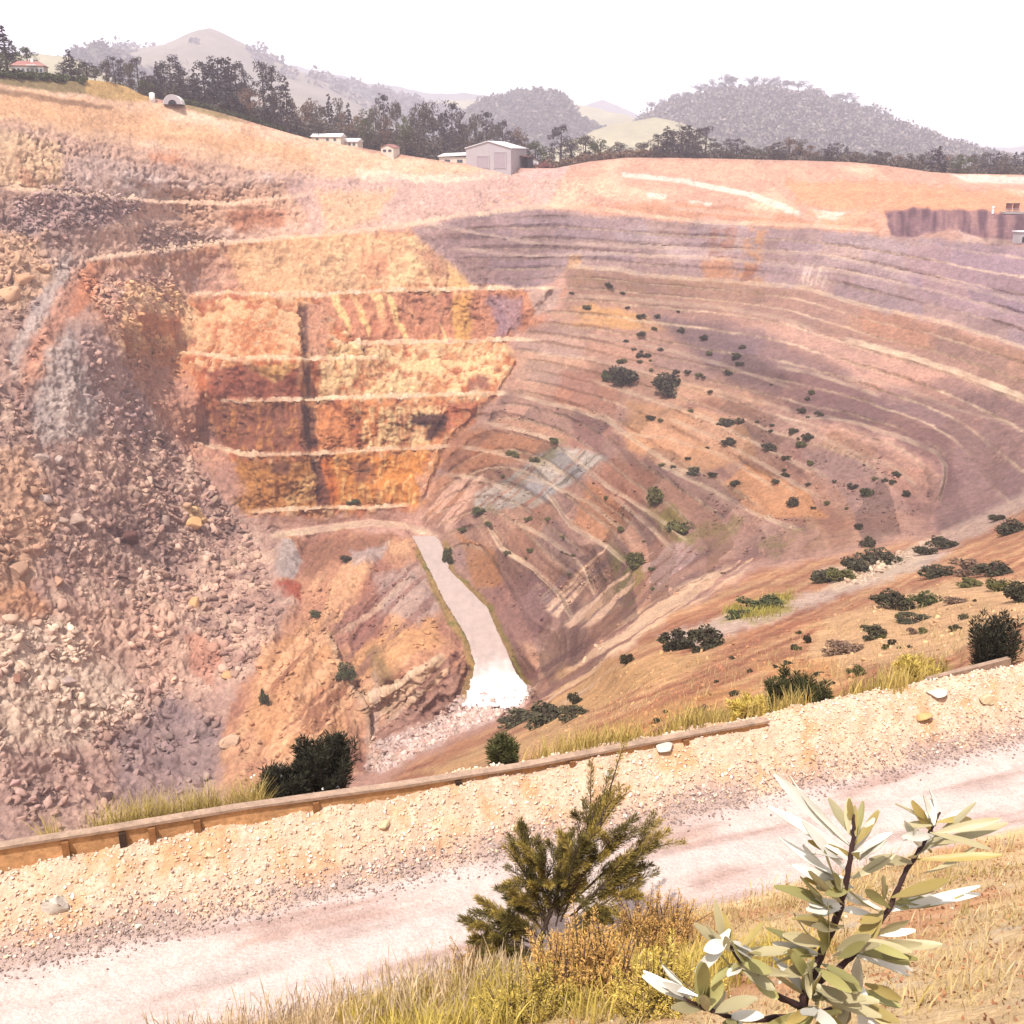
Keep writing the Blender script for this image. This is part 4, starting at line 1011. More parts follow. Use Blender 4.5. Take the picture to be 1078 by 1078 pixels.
def conifer_parts(rng, h=1.0, w=.38, ragged=.3):
    C_, R_ = [], []
    top = 1.0
    for k in range(15):
        z = .14 + .83 * (k / 14) ** .9
        env = w * .5 * (1 - (z - .12) / .92) ** .72 * (1 + ragged * rng.normal() * .5)
        m = max(2, int(7 * (1 - z) + 2))
        a0 = rng.random() * 6.28
        for i in range(m):
            a = a0 + 6.283 * i / m + rng.normal() * .25
            rr = max(.02, env * (.55 + .35 * rng.random()))
            C_.append((rr * math.cos(a), rr * math.sin(a), z - .05 * rng.random())); R_.append(max(.018, env * .42))
    C_.append((0, 0, .985)); R_.append(.015)
    q, f = clump_quads(np.array(C_), np.array(R_), 16, .022, rng, .55, .6)
    mb = MB(); mb.tube([(0, 0, -.12), (0, 0, .2), (.01, 0, .6), (0, 0, .97)], [.022, .018, .011, .003], 6)
    return q, f, mb
def broad_parts(rng, w=.8, lift=.3, n=16, per=80, umbrella=False):
    C_, R_ = [], []
    mb = MB()
    mb.tube([(0, 0, -.12), (.01, 0, .15), (-.01, .01, lift + .15), (0, 0, .75)], [.03, .024, .017, .005], 6)
    for i in range(n):
        a = rng.random() * 6.283; t = rng.random()
        z = lift + (1 - lift) * (.12 + .8 * t)
        env = w * .5 * (math.sin(math.pi * min(1, .18 + .72 * t)) ** .8 if not umbrella else (.5 + .5 * t))
        rr = env * math.sqrt(rng.random()) * .8
        c = np.array([rr * math.cos(a), rr * math.sin(a), z])
        R = (.10 + .07 * rng.random()) * (.6 + w * .5)
        c[2] = min(c[2], 1 - R * .7)
        C_.append(c); R_.append(R)
        if i % 3 == 0:
            mb.tube([(0, 0, lift * .8), tuple(c * np.array([.5, .5, 1]) - np.array([0, 0, .1])), tuple(c)], [.012, .008, .003], 4)
    q, f = clump_quads(np.array(C_), np.array(R_), per, .024, rng, .8, .2)
    return q, f, mb
def pine_parts(rng):      # old spreading pine: bare lower trunk, irregular stacked plates of needles
    C_, R_ = [], []; mb = MB()
    mb.tube([(0, 0, -.12), (.01, 0, .3), (-.015, .01, .65), (0, 0, .95)], [.03, .024, .015, .004], 6)
    for k in range(11):
        z = .10 + .86 * k / 10
        m = 3 + int(rng.random() * 3)
        env = .26 * (math.sin(math.pi * (.25 + .68 * (k / 10))) ** .7) * (.7 + .6 * rng.random())
        for i in range(m):
            a = rng.random() * 6.283
            c = np.array([env * math.cos(a), env * math.sin(a), z + .03 * rng.normal()])
            C_.append(c); R_.append((.085 + .03 * rng.random()))
            if rng.random() < .4: mb.tube([(0, 0, z - .06), tuple(c)], [.01, .003], 4)
    C_.append(np.array([0, 0, .96])); R_.append(.04)
    q, f = clump_quads(np.array(C_), np.array(R_), 42, .02, rng, .6, .3)
    return q, f, mb

_rt = np.random.default_rng(21)
PROTO = {}
def proto(key, parts, mat):
    q, f, mb = parts
    crown = mesh_np('crown', q, f, [mat])
    tr = bpy.data.meshes.new('trunk'); tr.from_pydata(mb.v, [], mb.f); tr.materials.append(m_bark); tr.update()
    PROTO.setdefault(key, []).append((crown, tr))
for i in range(3):
    proto('conifer', conifer_parts(_rt), m_con)
    proto('pine', pine_parts(_rt), m_con)
    proto('gum', broad_parts(_rt, .8, .1, 22), m_gum)
    proto('russet', broad_parts(_rt, .95, .15), m_brn)
    proto('green', broad_parts(_rt, .8, .08), m_grn)
proto('umbrella', broad_parts(_rt, 1.1, .62, 14, 80, True), m_gum)
_cnt = {}
def tree(kind, pos, h, wscale, label, group, name=None):
    k = _cnt.get(kind, 0); _cnt[kind] = k + 1
    crown, tr = PROTO[kind][k % len(PROTO[kind])]
    nm = name or {'conifer': 'conifer', 'pine': 'pine_tree', 'gum': 'gum_tree', 'russet': 'russet_tree', 'green': 'leafy_tree', 'umbrella': 'spreading_tree'}[kind]
    e = root(nm, tuple(map(float, pos)), label, 'tree', group, random.uniform(0, 6.28))
    e.scale = (h * wscale, h * wscale, h)
    put('trunk', tr, e); put('crown', crown, e)
    return e
ORD = ['first', 'second', 'third', 'fourth', 'fifth', 'sixth', 'seventh', 'eighth', 'ninth', 'tenth', 'eleventh', 'twelfth', 'thirteenth', 'fourteenth', 'fifteenth', 'sixteenth', 'seventeenth', 'eighteenth', 'nineteenth', 'twentieth']
NAT = {'conifer': 1.0, 'pine': .62, 'gum': .82, 'russet': .95, 'green': .82, 'umbrella': 1.1}
def grove(place, group, items, back=25):
    """items: (kind, u, v_top, v_base, width px), left to right; every tree is told apart by kind, size and its place in the row"""
    tall = min(items, key=lambda q: q[2] - q[3])
    nm = {'conifer': 'pointed conifer', 'pine': 'ragged pine', 'gum': 'grey gum', 'russet': 'russet tree', 'green': 'leafy tree', 'umbrella': 'spreading tree'}
    tot = {}; seen = {}
    for q in items: tot[q[0]] = tot.get(q[0], 0) + 1
    for i, (kind, u, vt, vb, wpx) in enumerate(items):
        yb = float(yrim(u)) + back + 6 * ((i * 7) % 5 - 2)
        pb = at_y(u, vb, yb); ptp = at_y(u, vt, yb)
        h = float(ptp[2] - pb[2])
        wm = wpx / FOC * np.linalg.norm(pb)
        k = seen.get(kind, 0); seen[kind] = k + 1
        od = 'only ' if tot[kind] == 1 else (ORD[k] + ' ' if k < 20 else '')
        lab = '%s%s %s%s' % (od, nm[kind], 'from the left ' if tot[kind] > 1 else '', place)
        tree(kind, pb, h, wm / (h * {'conifer': .38, 'pine': .62, 'gum': .85, 'russet': 1.0, 'green': .85, 'umbrella': 1.15}[kind]), lab, group)
grove('beside the cream house on the left rim', 'trees around the house on the left rim', [('green', 1, 55, 76, 26), ('conifer', 8, 27, 76, 26), ('green', 16, 46, 74, 22), ('green', 30, 49, 72, 24)], 30)
grove('right of the house on the left rim', 'trees around the house on the left rim', [('pine', 68, 66, 82, 16), ('conifer', 75, 52, 82, 18), ('green', 84, 62, 82, 24), ('pine', 92, 66, 83, 22), ('green', 100, 68, 84, 16)], 22)
grove('along the edge of the grassy mound', 'trees behind the grassy mound', [('gum', 113, 62, 90, 14), ('pine', 122, 61, 92, 16), ('pine', 130, 63, 95, 13), ('gum', 138, 64, 98, 16), ('pine', 147, 61, 102, 18), ('green', 152, 84, 104, 22), ('pine', 158, 80, 106, 14)], 14)
grove('in the pine clump above the white dome', 'pines above the white dome', [('pine', 163, 84, 107, 14), ('conifer', 168, 65, 107, 16), ('pine', 175, 68, 108, 22), ('pine', 182, 61, 108, 26), ('conifer', 190, 65, 109, 20), ('pine', 196, 76, 110, 18)], 26)
grove('in the tall dark stand right of the white dome', 'tall dark stand right of the dome', [('conifer', 207, 70, 112, 18), ('pine', 217, 66, 114, 28), ('conifer', 226, 60, 114, 22), ('pine', 233, 63, 115, 30), ('conifer', 239, 61, 115, 22), ('conifer', 244, 60, 116, 22), ('pine', 251, 67, 118, 28), ('gum', 259, 66, 118, 16)], 24)
grove('on the slope beyond the tall dark stand', 'mixed trees on the slope above the long white roof', [('russet', 264, 92, 122, 30), ('pine', 279, 66, 124, 26), ('gum', 275, 112, 128, 22), ('pine', 289, 71, 126, 22), ('russet', 290, 100, 132, 24), ('conifer', 303, 80, 134, 20), ('russet', 313, 103, 140, 20), ('russet', 322, 106, 143, 24), ('gum', 338, 110, 146, 20)], 16)
grove('behind the long white roof', 'trees behind the long white roof', [('russet', 330, 103, 144, 26), ('conifer', 348, 99, 146, 16), ('gum', 357, 102, 147, 20), ('russet', 364, 115, 150, 20), ('conifer', 368, 108, 150, 14), ('russet', 377, 118, 152, 20)], 40)
grove('between the small house and the long white roof', 'trees above the small house', [('green', 386, 114, 156, 24), ('gum', 396, 110, 158, 20), ('pine', 405, 101, 158, 20), ('russet', 408, 122, 160, 20), ('gum', 418, 104, 160, 18), ('green', 426, 118, 164, 20)], 30)
grove('in the purple wood left of the big shed', 'wood left of the big shed', [('gum', 434, 112, 168, 26), ('umbrella', 447, 107, 165, 36), ('gum', 441, 124, 168, 30), ('gum', 456, 120, 170, 28), ('pine', 466, 122, 170, 22), ('pine', 477, 110, 168, 26), ('gum', 484, 118, 170, 26), ('russet', 492, 126, 172, 24), ('gum', 501, 119, 170, 24), ('pine', 512, 119, 170, 24), ('gum', 522, 130, 172, 22), ('pine', 529, 128, 174, 18), ('gum', 470, 134, 172, 30)], 42)
grove('behind the big shed', 'trees behind the big shed', [('pine', 537, 138, 178, 18), ('russet', 545, 132, 178, 26), ('pine', 552, 146, 179, 18), ('green', 564, 148, 178, 32), ('green', 576, 154, 178, 22), ('pine', 590, 133, 174, 26), ('gum', 601, 146, 172, 22), ('gum', 616, 141, 172, 30), ('green', 632, 145, 170, 26), ('gum', 642, 154, 168, 20), ('gum', 652, 149, 168, 20), ('pine', 662, 156, 168, 14), ('gum', 676, 149, 167, 24)], 40)
grove('in the dense dark clump on the right plateau edge', 'dense dark clump on the plateau', [('pine', 692, 142, 168, 20), ('conifer', 701, 133, 168, 26), ('pine', 708, 138, 168, 22), ('pine', 717, 133, 168, 26), ('conifer', 724, 132, 168, 26), ('pine', 732, 136, 168, 22), ('pine', 742, 134, 168, 24), ('gum', 753, 150, 168, 16)], 14)
grove('in the low belt under the wooded hill', 'low belt of trees under the wooded hill', [('pine', 764, 147, 169, 16), ('pine', 775, 147, 170, 20), ('gum', 786, 153, 170, 20), ('green', 797, 156, 170, 20), ('gum', 808, 153, 170, 18), ('pine', 818, 150, 170, 18), ('russet', 830, 144, 170, 26), ('gum', 842, 146, 171, 22), ('russet', 852, 151, 171, 20), ('pine', 864, 157, 172, 14), ('conifer', 872, 151, 172, 14), ('pine', 880, 151, 173, 16), ('conifer', 890, 154, 173, 14), ('gum', 902, 160, 174, 18), ('green', 914, 161, 175, 18), ('pine', 922, 159, 176, 14), ('gum', 931, 159, 176, 20), ('russet', 944, 162, 178, 20)], 16)
grove('at the right end of the plateau', 'trees at the right end of the plateau', [('gum', 958, 161, 181, 20), ('gum', 970, 162, 183, 22), ('pine', 978, 158, 184, 20), ('conifer', 986, 154, 184, 22), ('russet', 996, 162, 186, 26), ('green', 1010, 160, 186, 24), ('gum', 1022, 161, 187, 18), ('gum', 1032, 159, 187, 18), ('pine', 1040, 162, 187, 16), ('conifer', 1048, 160, 188, 16), ('gum', 1057, 162, 188, 18), ('conifer', 1066, 160, 188, 16), ('pine', 1076, 161, 188, 18), ('gum', 1090, 160, 188, 20), ('pine', 1104, 160, 188, 20)], 16)

# undergrowth: a continuous low tangle at the feet of the rim trees
ur = np.random.default_rng(8)
def under(label, u0, u1_, n, hlo, hhi, b0, b1, mat):
    u = ur.uniform(u0, u1_, n); yb = yrim(u) + ur.uniform(b0, b1, n); p = at_y(u, vrim(u) + .6, yb)
    h = ur.uniform(hlo, hhi, n); c = p + np.stack([0 * h, 0 * h, h * ur.random(n)], -1)
    q, f = clump_quads(c, .9 + h * .3, 34, .5, ur, .9); tag(put('undergrowth', mesh_np('undergrowth', q, f, [mat])), label, 'undergrowth', kind='stuff')
under('dark tangle of bushes under the pines on the left', 150, 330, 620, 1.5, 6.5, 14, 44, m_gum)
under('purple brown tangle of bushes in the wood left of the big shed', 330, 560, 1100, 1.5, 9, 22, 60, m_gum)
under('low brown heath right of the big shed', 556, 690, 520, .6, 3.0, 6, 40, m_brn)
under('low hedge along the right plateau edge', 690, 1120, 900, .5, 3.4, 5, 34, m_gum)
under('green bushes along the rim below the left pines', 190, 300, 160, .4, 1.6, 2, 10, m_grn)
under('bushes below the house on the left rim', -20, 90, 200, .3, 1.4, -2, 6, m_grn)

# woods on the hills: one mass each, made of leaf clumps
def woods(label, V, n, rng, rad, mat, lo=.35, per=26, size=1.5, keep=None):
    nu, nv = V.shape[:2]
    i = rng.integers(2, nu - 2, n); j = rng.integers(int(nv * .02), int(nv * .62), n)
    rad *= HS; size *= HS
    P = V[i, j] + rng.normal(size=(n, 3)) * [6, 6, 0]
    R = rad * (.6 + .8 * rng.random(n))
    P[:, 2] += R * .3
    if keep is not None:
        m = keep(P); P = P[m]; R = R[m]
    q, f = clump_quads(P, R, per, size, rng, .8)
    tag(put('woodland', mesh_np('woodland', q, f, [mat])), label, 'woodland', kind='stuff')
_rw = np.random.default_rng(5)
woods('hazy forest covering the broad wooded hill on the right', h_right, 2600, _rw, 6.5, m_forest, per=70)
woods('hazy forest covering the round wooded hill in the middle', h_dome, 1100, _rw, 5.5, m_forest, per=70)
woods('hazy bush on the wooded knoll behind the left house', h_left, 500, _rw, 5.5, m_forest, per=60)
woods('bush on the dark ridge under the mountain', h_dark, 900, _rw, 8, m_forest, per=40, size=2.4)
woods('scattered bush over the mountain flank', h_mtn, 380, _rw, 8, m_forest, per=34, size=2.4, keep=lambda P: fbm(P[:, 0] / 260, P[:, 1] / 260, 9, 3) > .02)
# crest trees one can tell apart
CR = [(686, 107, 118, 12), (697, 103, 114, 12), (711, 97, 110, 14), (722, 96, 106, 14), (737, 88, 103, 16), (750, 82, 100, 16), (763, 78, 98, 20), (771, 79, 96, 14), (791, 80, 98, 18), (803, 81, 96, 16), (815, 80, 96, 18), (828, 83, 98, 18), (840, 85, 99, 18), (850, 88, 103, 16), (860, 92, 107, 16), (880, 98, 112, 16), (890, 97, 112, 16), (899, 100, 114, 14)]
for i, (u, vt, vb, wpx) in enumerate(CR):
    pb = at_y(u, vb, 2070 + 9 * (i % 3)); h = float(at_y(u, vt, 2070)[2] - pb[2]) + 4
    pb[2] -= 4
    wm = wpx / FOC * np.linalg.norm(pb)
    tree('gum' if i % 4 else 'umbrella', pb, h, wm / (h * .8), '%s hazy gum from the left on the crest of the right wooded hill' % ORD[i], 'gums along the crest of the wooded hill')

# ------------------------------------------------------------------ buildings on the far rim
m_white = plain_mat('white_paint', lin((246, 238, 232), .75), .6, .06, .4)
m_cream = plain_mat('cream_wall', lin((240, 220, 200), .6), .8, .1, .5)
m_roofp = plain_mat('faded_red_roof', lin((190, 130, 120), .5), .7, .15, .6)
m_iron = plain_mat('pale_iron_roof', lin((240, 232, 230), .7), .5, .08, .4)
m_grey = plain_mat('grey_cladding', lin((206, 192, 194), .55), .7, .06, .3)
m_door = plain_mat('roller_door', lin((190, 172, 178), .55), .6, .05, .6)
m_dark = plain_mat('dark_opening', (.02, .018, .02), .9, .1, 1)  # near black: stands in for shade inside openings, also colours dark parts
m_glass = plain_mat('window_glass', (.05, .055, .07), .15, .1, 1, spec=.5)
m_rust = plain_mat('rusty_scrap', lin((140, 84, 76), .5), .9, .3, 1)
m_conc = plain_mat('pale_concrete', lin((206, 186, 180), .5), .9, .15, 1)

def gable_roof(mb, w, d, h0, rise, over=.4, th=.25, along='y'):
    """two sloping slabs, ridge running along y (depth)"""
    hw = w / 2 + over; hd = d / 2 + over
    for s in (-1, 1):
        e = h0 - over * rise / (w / 2)
        V = [(s * hw, -hd, e), (0, -hd, h0 + rise), (0, hd, h0 + rise), (s * hw, hd, e)]
        V2 = [(x, y, z + th) for x, y, z in V]
        mb.add(V + V2, [(0, 1, 2, 3), (7, 6, 5, 4), (0, 4, 5, 1), (1, 5, 6, 2), (2, 6, 7, 3), (3, 7, 4, 0)])
def gable_body(w, d, h0, rise):
    mb = MB()
    V = []
    for y in (-d / 2, d / 2):
        V += [(-w / 2, y, -5), (w / 2, y, -5), (w / 2, y, h0), (0, y, h0 + rise), (-w / 2, y, h0)]
    mb.add(V, [(0, 1, 2, 3, 4), (9, 8, 7, 6, 5), (0, 5, 6, 1), (1, 6, 7, 2), (2, 7, 8, 3), (3, 8, 9, 4), (4, 9, 5, 0)])
    return mb
def spot(u, v, yb): return tuple(map(float, at_y(u, v, yb)))
def px(n, yb): return n / FOC * yb * 1.03
# big shed
Y0 = 447.0
p = spot(523, 176.5, Y0); W_ = px(44, Y0)
shed = root('gable_shed', p, 'big pale grey gabled shed with two roller doors on the far rim', 'shed', rz=math.radians(-14))
H0, RISE = px(17.5, Y0), px(6, Y0)
gable_body(W_, 26, H0, RISE).build('wall', m_grey, shed)
mb = MB(); gable_roof(mb, W_, 26, H0 + .05, RISE); mb.build('roof', m_iron, shed)
for cx, ww, hh in ((-.12, .25, .62), (.26, .24, .82)):
    mb = MB(); mb.box((cx * W_, -13.1, hh * H0 / 2 - .2), (ww * W_, .16, hh * H0)); d_ = mb.build('roller_door', m_door, shed)
    mb = MB(); mb.box((cx * W_, -13.15, hh * H0 - .1), (ww * W_ + .5, .3, .3)); mb.box((cx * W_ - ww * W_ / 2 - .15, -13.15, hh * H0 / 2 - .3), (.3, .3, hh * H0)); mb.box((cx * W_ + ww * W_ / 2 + .15, -13.15, hh * H0 / 2 - .3), (.3, .3, hh * H0)); mb.build('frame', m_grey, d_)
# low annexe on its left
p = spot(487, 172, Y0 - 2); Wa = px(40, Y0)
an = root('low_shed', p, 'long low white roofed shed at the left side of the big gabled shed', 'shed', rz=math.radians(-8))
mb = MB(); mb.box((0, 0, -1.1), (Wa, 12, 7.0)); mb.build('wall', m_cream, an)
mb = MB(); V = [(-Wa / 2 - .5, -6.6, 2.5), (Wa / 2 + .5, -6.6, 3.3), (Wa / 2 + .5, 6.6, 4.3), (-Wa / 2 - .5, 6.6, 3.6)]; mb.add(V + [(x, y, z + .3) for x, y, z in V], [(3, 2, 1, 0), (4, 5, 6, 7), (0, 1, 5, 4), (1, 2, 6, 5), (2, 3, 7, 6), (3, 0, 4, 7)]); mb.build('roof', m_iron, an)
for k in (-.3, 0, .3):
    mb = MB(); mb.box((k * Wa, -6.05, .9), (2.2, .2, 1.1)); mb.build('window', m_glass, an)
# dark open lean-to on the right
p = spot(552.5, 176.5, Y0 + 3); Wl = px(11.5, Y0)
ln = root('open_lean_to', p, 'dark open fronted lean-to against the right side of the big gabled shed', 'shed', rz=math.radians(-14))
mb = MB(); mb.box((0, 4, 1.6), (Wl, .3, 6)); mb.box((-Wl / 2 + .15, 0, 1.6), (.3, 7.7, 6)); mb.box((Wl / 2 - .15, 0, 1.3), (.3, 7.7, 5.4)); mb.build('wall', m_dark, ln)  # shadow under the roof is put into the near-black wall colour
mb = MB(); V = [(-Wl / 2 - .3, -4.5, 4.6), (Wl / 2 + .3, -4.5, 4.0), (Wl / 2 + .3, 4.5, 4.0), (-Wl / 2 - .3, 4.5, 4.6)]; mb.add(V + [(x, y, z + .25) for x, y, z in V], [(3, 2, 1, 0), (4, 5, 6, 7), (0, 1, 5, 4), (1, 2, 6, 5), (2, 3, 7, 6), (3, 0, 4, 7)]); mb.build('roof', m_rust, ln)
mb = MB(); mb.box((-Wl / 2 + .2, -4, 1.6), (.25, .25, 5.6)); mb.build('post', m_door, ln)
# white hut
p = spot(562.5, 175, Y0 + 10)
hu = root('white_hut', p, 'tiny white hut between the dark lean-to and the rusty scrap heap', 'hut')
mb = gable_body(px(8, Y0), 4, 1.6, .7); mb.build('wall', m_white, hu); mb = MB(); gable_roof(mb, px(8, Y0), 4, 1.65, .7, .2, .15); mb.build('roof', m_iron, hu)
mb = MB(); mb.box((.6, -2.05, .4), (.9, .12, 1.9)); mb.build('door', m_door, hu)
# scrap heap
rs = np.random.default_rng(3); mb = MB()
p = spot(573, 176.5, Y0 - 3)
for i in range(46):
    xx = float(np.clip(rs.normal() * 1.7, -2.8, 2.8)); mb.box((xx, float(np.clip(rs.normal(), -1.2, 1.2)), max(.1, 2.2 - abs(xx) * .5) * rs.random()), (rs.uniform(.9, 2.4), rs.uniform(.6, 1.4), rs.uniform(.4, 1.0)), rs.uniform(0, 3))
tag(mb.build('scrap_heap', m_rust, None, p), 'rusty red scrap heap right of the big gabled shed', 'scrap heap')
# house on the left rim
Yh = 372.0
p = spot(32, 80.5, Yh); Wh = px(29, Yh)
ho = root('house', p, 'cream house with faded red roof on the left rim', 'house', rz=math.radians(12))
mb = MB(); mb.box((0, 0, 1.1), (Wh, 7, 4.4)); mb.build('wall', m_cream, ho)
mb = MB(); V = [(-Wh / 2 - .5, -4, 3.0), (Wh / 2 + .5, -4, 3.0), (Wh / 2 + .5, 4, 3.0), (-Wh / 2 - .5, 4, 3.0), (-Wh / 2 + 2, 0, 4.7), (Wh / 2 - 2, 0, 4.7)]
mb.add(V, [(3, 2, 1, 0), (0, 1, 5, 4), (1, 2, 5), (2, 3, 4, 5), (3, 0, 4)]); rf = mb.build('roof', m_roofp, ho)
mb = MB(); mb.box((Wh * .12, -.5, 4.6), (.8, .8, 1.6)); mb.build('chimney', m_white, rf)
mb = MB(); mb.box((Wh * .16, -4.3, 3.15), (Wh * .3, 1.4, .25)); mb.build('porch_roof', m_white, ho)
for k in (-.4, -.26, -.12, .02, .16, .3, .42):
    mb = MB(); mb.box((k * Wh, -3.55, 1.7), (1.0, .2, 1.1)); wn = mb.build('window', m_glass, ho)
    mb = MB()
    for dx, dz, sx, sz in ((0, .6, 1.2, .12), (0, -.6, 1.2, .12), (-.55, 0, .12, 1.1), (.55, 0, .12, 1.1)): mb.box((k * Wh + dx, -3.62, 1.7 + dz), (sx, .2, sz))
    mb.build('frame', m_white, wn)
# white dome
Yd = 392.0
p = tuple(map(float, pit_at(183.5, 110.2))); Yd = p[1]; R = px(8.6, Yd)
dm_ = root('dome_shelter', p, 'white arched dome shelter with a dark mouth on the left rim', 'shelter', rz=math.radians(8))
def arch(r0, y0, r1, y1, n=20):
    V = [(r0 * math.cos(math.pi * k / n), y0, r0 * math.sin(math.pi * k / n)) for k in range(n + 1)] + [(r1 * math.cos(math.pi * k / n), y1, r1 * math.sin(math.pi * k / n)) for k in range(n + 1)]
    return V, [(k, k + 1, n + 2 + k, n + 1 + k) for k in range(n)]
mb = MB(); mb.add(*arch(R, -4, R, 4)); mb.add(*arch(R * .97, -4.02, R, -4.02)); mb.add(*arch(R, 4, .05, 4)); mb.build('cover', m_white, dm_)
mb = MB(); mb.add(*arch(R * .97, -3.98, R * .46, -3.98)); mb.build('end_wall', m_grey, dm_)
mb = MB(); mb.add(*arch(R * .46, -3.9, .02, -3.9)); mb.build('mouth_shade', m_dark, dm_)  # black sheet across the mouth, standing in for the shade inside
tk = MB(); p = tuple(map(float, pit_at(160.5, 106)))
tk.tube([(0, 0, -1), (0, 0, 2.3), (0, 0, 2.6)], [.95, .95, .5], 14); tag(tk.build('water_tank', m_white, None, p, True), 'small white tank at the right foot of the grassy mound', 'tank')
# long white roofed sheds
for (u, v, wpx, lab, rz) in ((346, 149.5, 29, 'longer white roofed shed among trees on the left rim, upper of two', -9), (370, 154.5, 18, 'shorter white roofed shed, lower right neighbour of the long one', -12)):
    Yl = float(yrim(u)) + 8; p = spot(u, v, Yl); wl = px(wpx, Yl)
    r_ = root('long_shed', p, lab, 'shed', 'white roofed sheds among the trees', math.radians(rz))
    mb = MB(); mb.box((0, 0, -1.3), (wl, 6, 6.4)); mb.build('wall', m_cream, r_)
    mb = MB(); V = [(-wl / 2 - .4, -3.5, 1.9), (wl / 2 + .4, -3.5, 1.9), (wl / 2 + .4, 3.5, 1.9), (-wl / 2 - .4, 3.5, 1.9), (-wl / 2 - .4, 0, 3.1), (wl / 2 + .4, 0, 3.1)]
    mb.add(V, [(3, 2, 1, 0), (0, 1, 5, 4), (1, 2, 5), (2, 3, 4, 5), (3, 0, 4)]); mb.build('roof', m_iron, r_)
    for k in (-.3, .05, .3):
        mb = MB(); mb.box((k * wl, -3.05, .9), (1.0, .2, .9)); mb.build('window', m_glass, r_)
# small house
p = tuple(map(float, pit_at(411, 161.2))); Ys = p[1]; ws = px(13, Ys)
sh = root('cottage', p, 'small cream cottage with dark windows right of the green tree', 'house', rz=math.radians(-18))
gable_body(ws, 6, 1.9, 1.1).build('wall', m_cream, sh)
mb = MB(); gable_roof(mb, ws, 6, 1.95, 1.1, .3, .2); mb.build('roof', m_roofp, sh)
for k in (-.2, .22):
    mb = MB(); mb.box((k * ws, -3.05, .9), (1.3, .2, .8)); mb.build('window', m_glass, sh)
# loading platform on the right edge of the pit
Yp = 386.0; p = spot(1074, 223.5, Yp)
pf = root('loading_platform', p, 'concrete loading platform with railing above the dark cliff', 'platform')
wp = px(54, Yp)
mb = MB(); mb.box((wp * .2, 3, -.2), (wp, 8, .7)); mb.build('deck', m_conc, pf)
mb = MB(); mb.box((wp * .2, -1.0, -.95), (wp, .5, .9)); mb.build('edge_beam', m_dark, pf)
mb = MB()
for k in range(9): mb.box((-wp * .28 + k * wp * .12, -.8, .7), (.14, .14, 1.2))
mb.box((wp * .2, -.8, 1.25), (wp, .12, .12)); mb.build('railing', m_door, pf)
for u, lab in ((1062, 'dark brown pump box on the platform, left of two'), (1069.5, 'dark brown pump box on the platform, right of two')):
    q = spot(u, 219.5, Yp + 2); b = root('pump_box', q, lab, 'machine', 'pump boxes on the loading platform')
    mb = MB(); mb.box((0, 0, .6), (1.5, 1.6, 2.0)); mb.build('cabinet', m_rust, b)
    mb = MB(); mb.box((0, 0, 1.7), (1.7, 1.8, .2)); mb.build('lid', m_dark, b)
q = spot(1045, 224.3, Yp); mb = MB(); mb.tube([(0, 0, -.3), (0, 0, 1.7)], .35, 10); mb.tube([(0, 0, 1.7), (0, 0, 2.3)], .5, 10); tag(mb.build('bollard', m_white, None, q), 'short white bollard at the left end of the platform', 'bollard')
q = tuple(map(float, pit_at(1075, 256))); tr = root('site_hut', q, 'small white site hut on the ledge under the dark cliff', 'hut', rz=math.radians(14))
mb = MB(); mb.box((0, 0, 1.2), (4.6, 3, 4.4)); mb.build('wall', m_grey, tr)
mb = MB(); mb.box((0, 0, 3.5), (5.2, 3.6, .3)); mb.build('roof', m_iron, tr)
mb = MB(); mb.box((-.3, -1.53, 1.0), (1.5, .1, 1.7)); mb.build('door', m_dark, tr)
# ------------------------------------------------------------------ rubble and boulders
def ico():
    t = (1 + 5 ** .5) / 2
    V = np.array([(-1, t, 0), (1, t, 0), (-1, -t, 0), (1, -t, 0), (0, -1, t), (0, 1, t), (0, -1, -t), (0, 1, -t), (t, 0, -1), (t, 0, 1), (-t, 0, -1), (-t, 0, 1)], float)
    V /= np.linalg.norm(V[0])
    F = np.array([(0, 11, 5), (0, 5, 1), (0, 1, 7), (0, 7, 10), (0, 10, 11), (1, 5, 9), (5, 11, 4), (11, 10, 2), (10, 7, 6), (7, 1, 8), (3, 9, 4), (3, 4, 2), (3, 2, 6), (3, 6, 8), (3, 8, 9), (4, 9, 5), (2, 4, 11), (6, 2, 10), (8, 6, 7), (9, 8, 1)])
    return V, F
IV, IF = ico()
def subdiv(V, F):
    V = list(map(tuple, V)); c = {}; out = []
    def mid(a, b):
        k = (min(a, b), max(a, b))
        if k not in c:
            m = (np.array(V[a]) + np.array(V[b])) / 2; V.append(tuple(m / np.linalg.norm(m))); c[k] = len(V) - 1
        return c[k]
    for a, b, d in F:
        x, y, z = mid(a, b), mid(b, d), mid(d, a)
        out += [(a, x, z), (b, y, x), (d, z, y), (x, y, z)]
    return np.array(V), np.array(out)
IV2, IF2 = subdiv(IV, IF); IV3, IF3 = subdiv(IV2, IF2)
def rock_shape(rng, V):
    """angular: clip a ball by random planes"""
    P = V.copy()
    for k in range(13):
        n = rng.normal(size=3); n /= np.linalg.norm(n); d = rng.uniform(.34, .75)
        s = P @ n - d; P = P - np.clip(s, 0, None)[:, None] * n
    return P * np.array([1, rng.uniform(.65, 1), rng.uniform(.5, .85)])
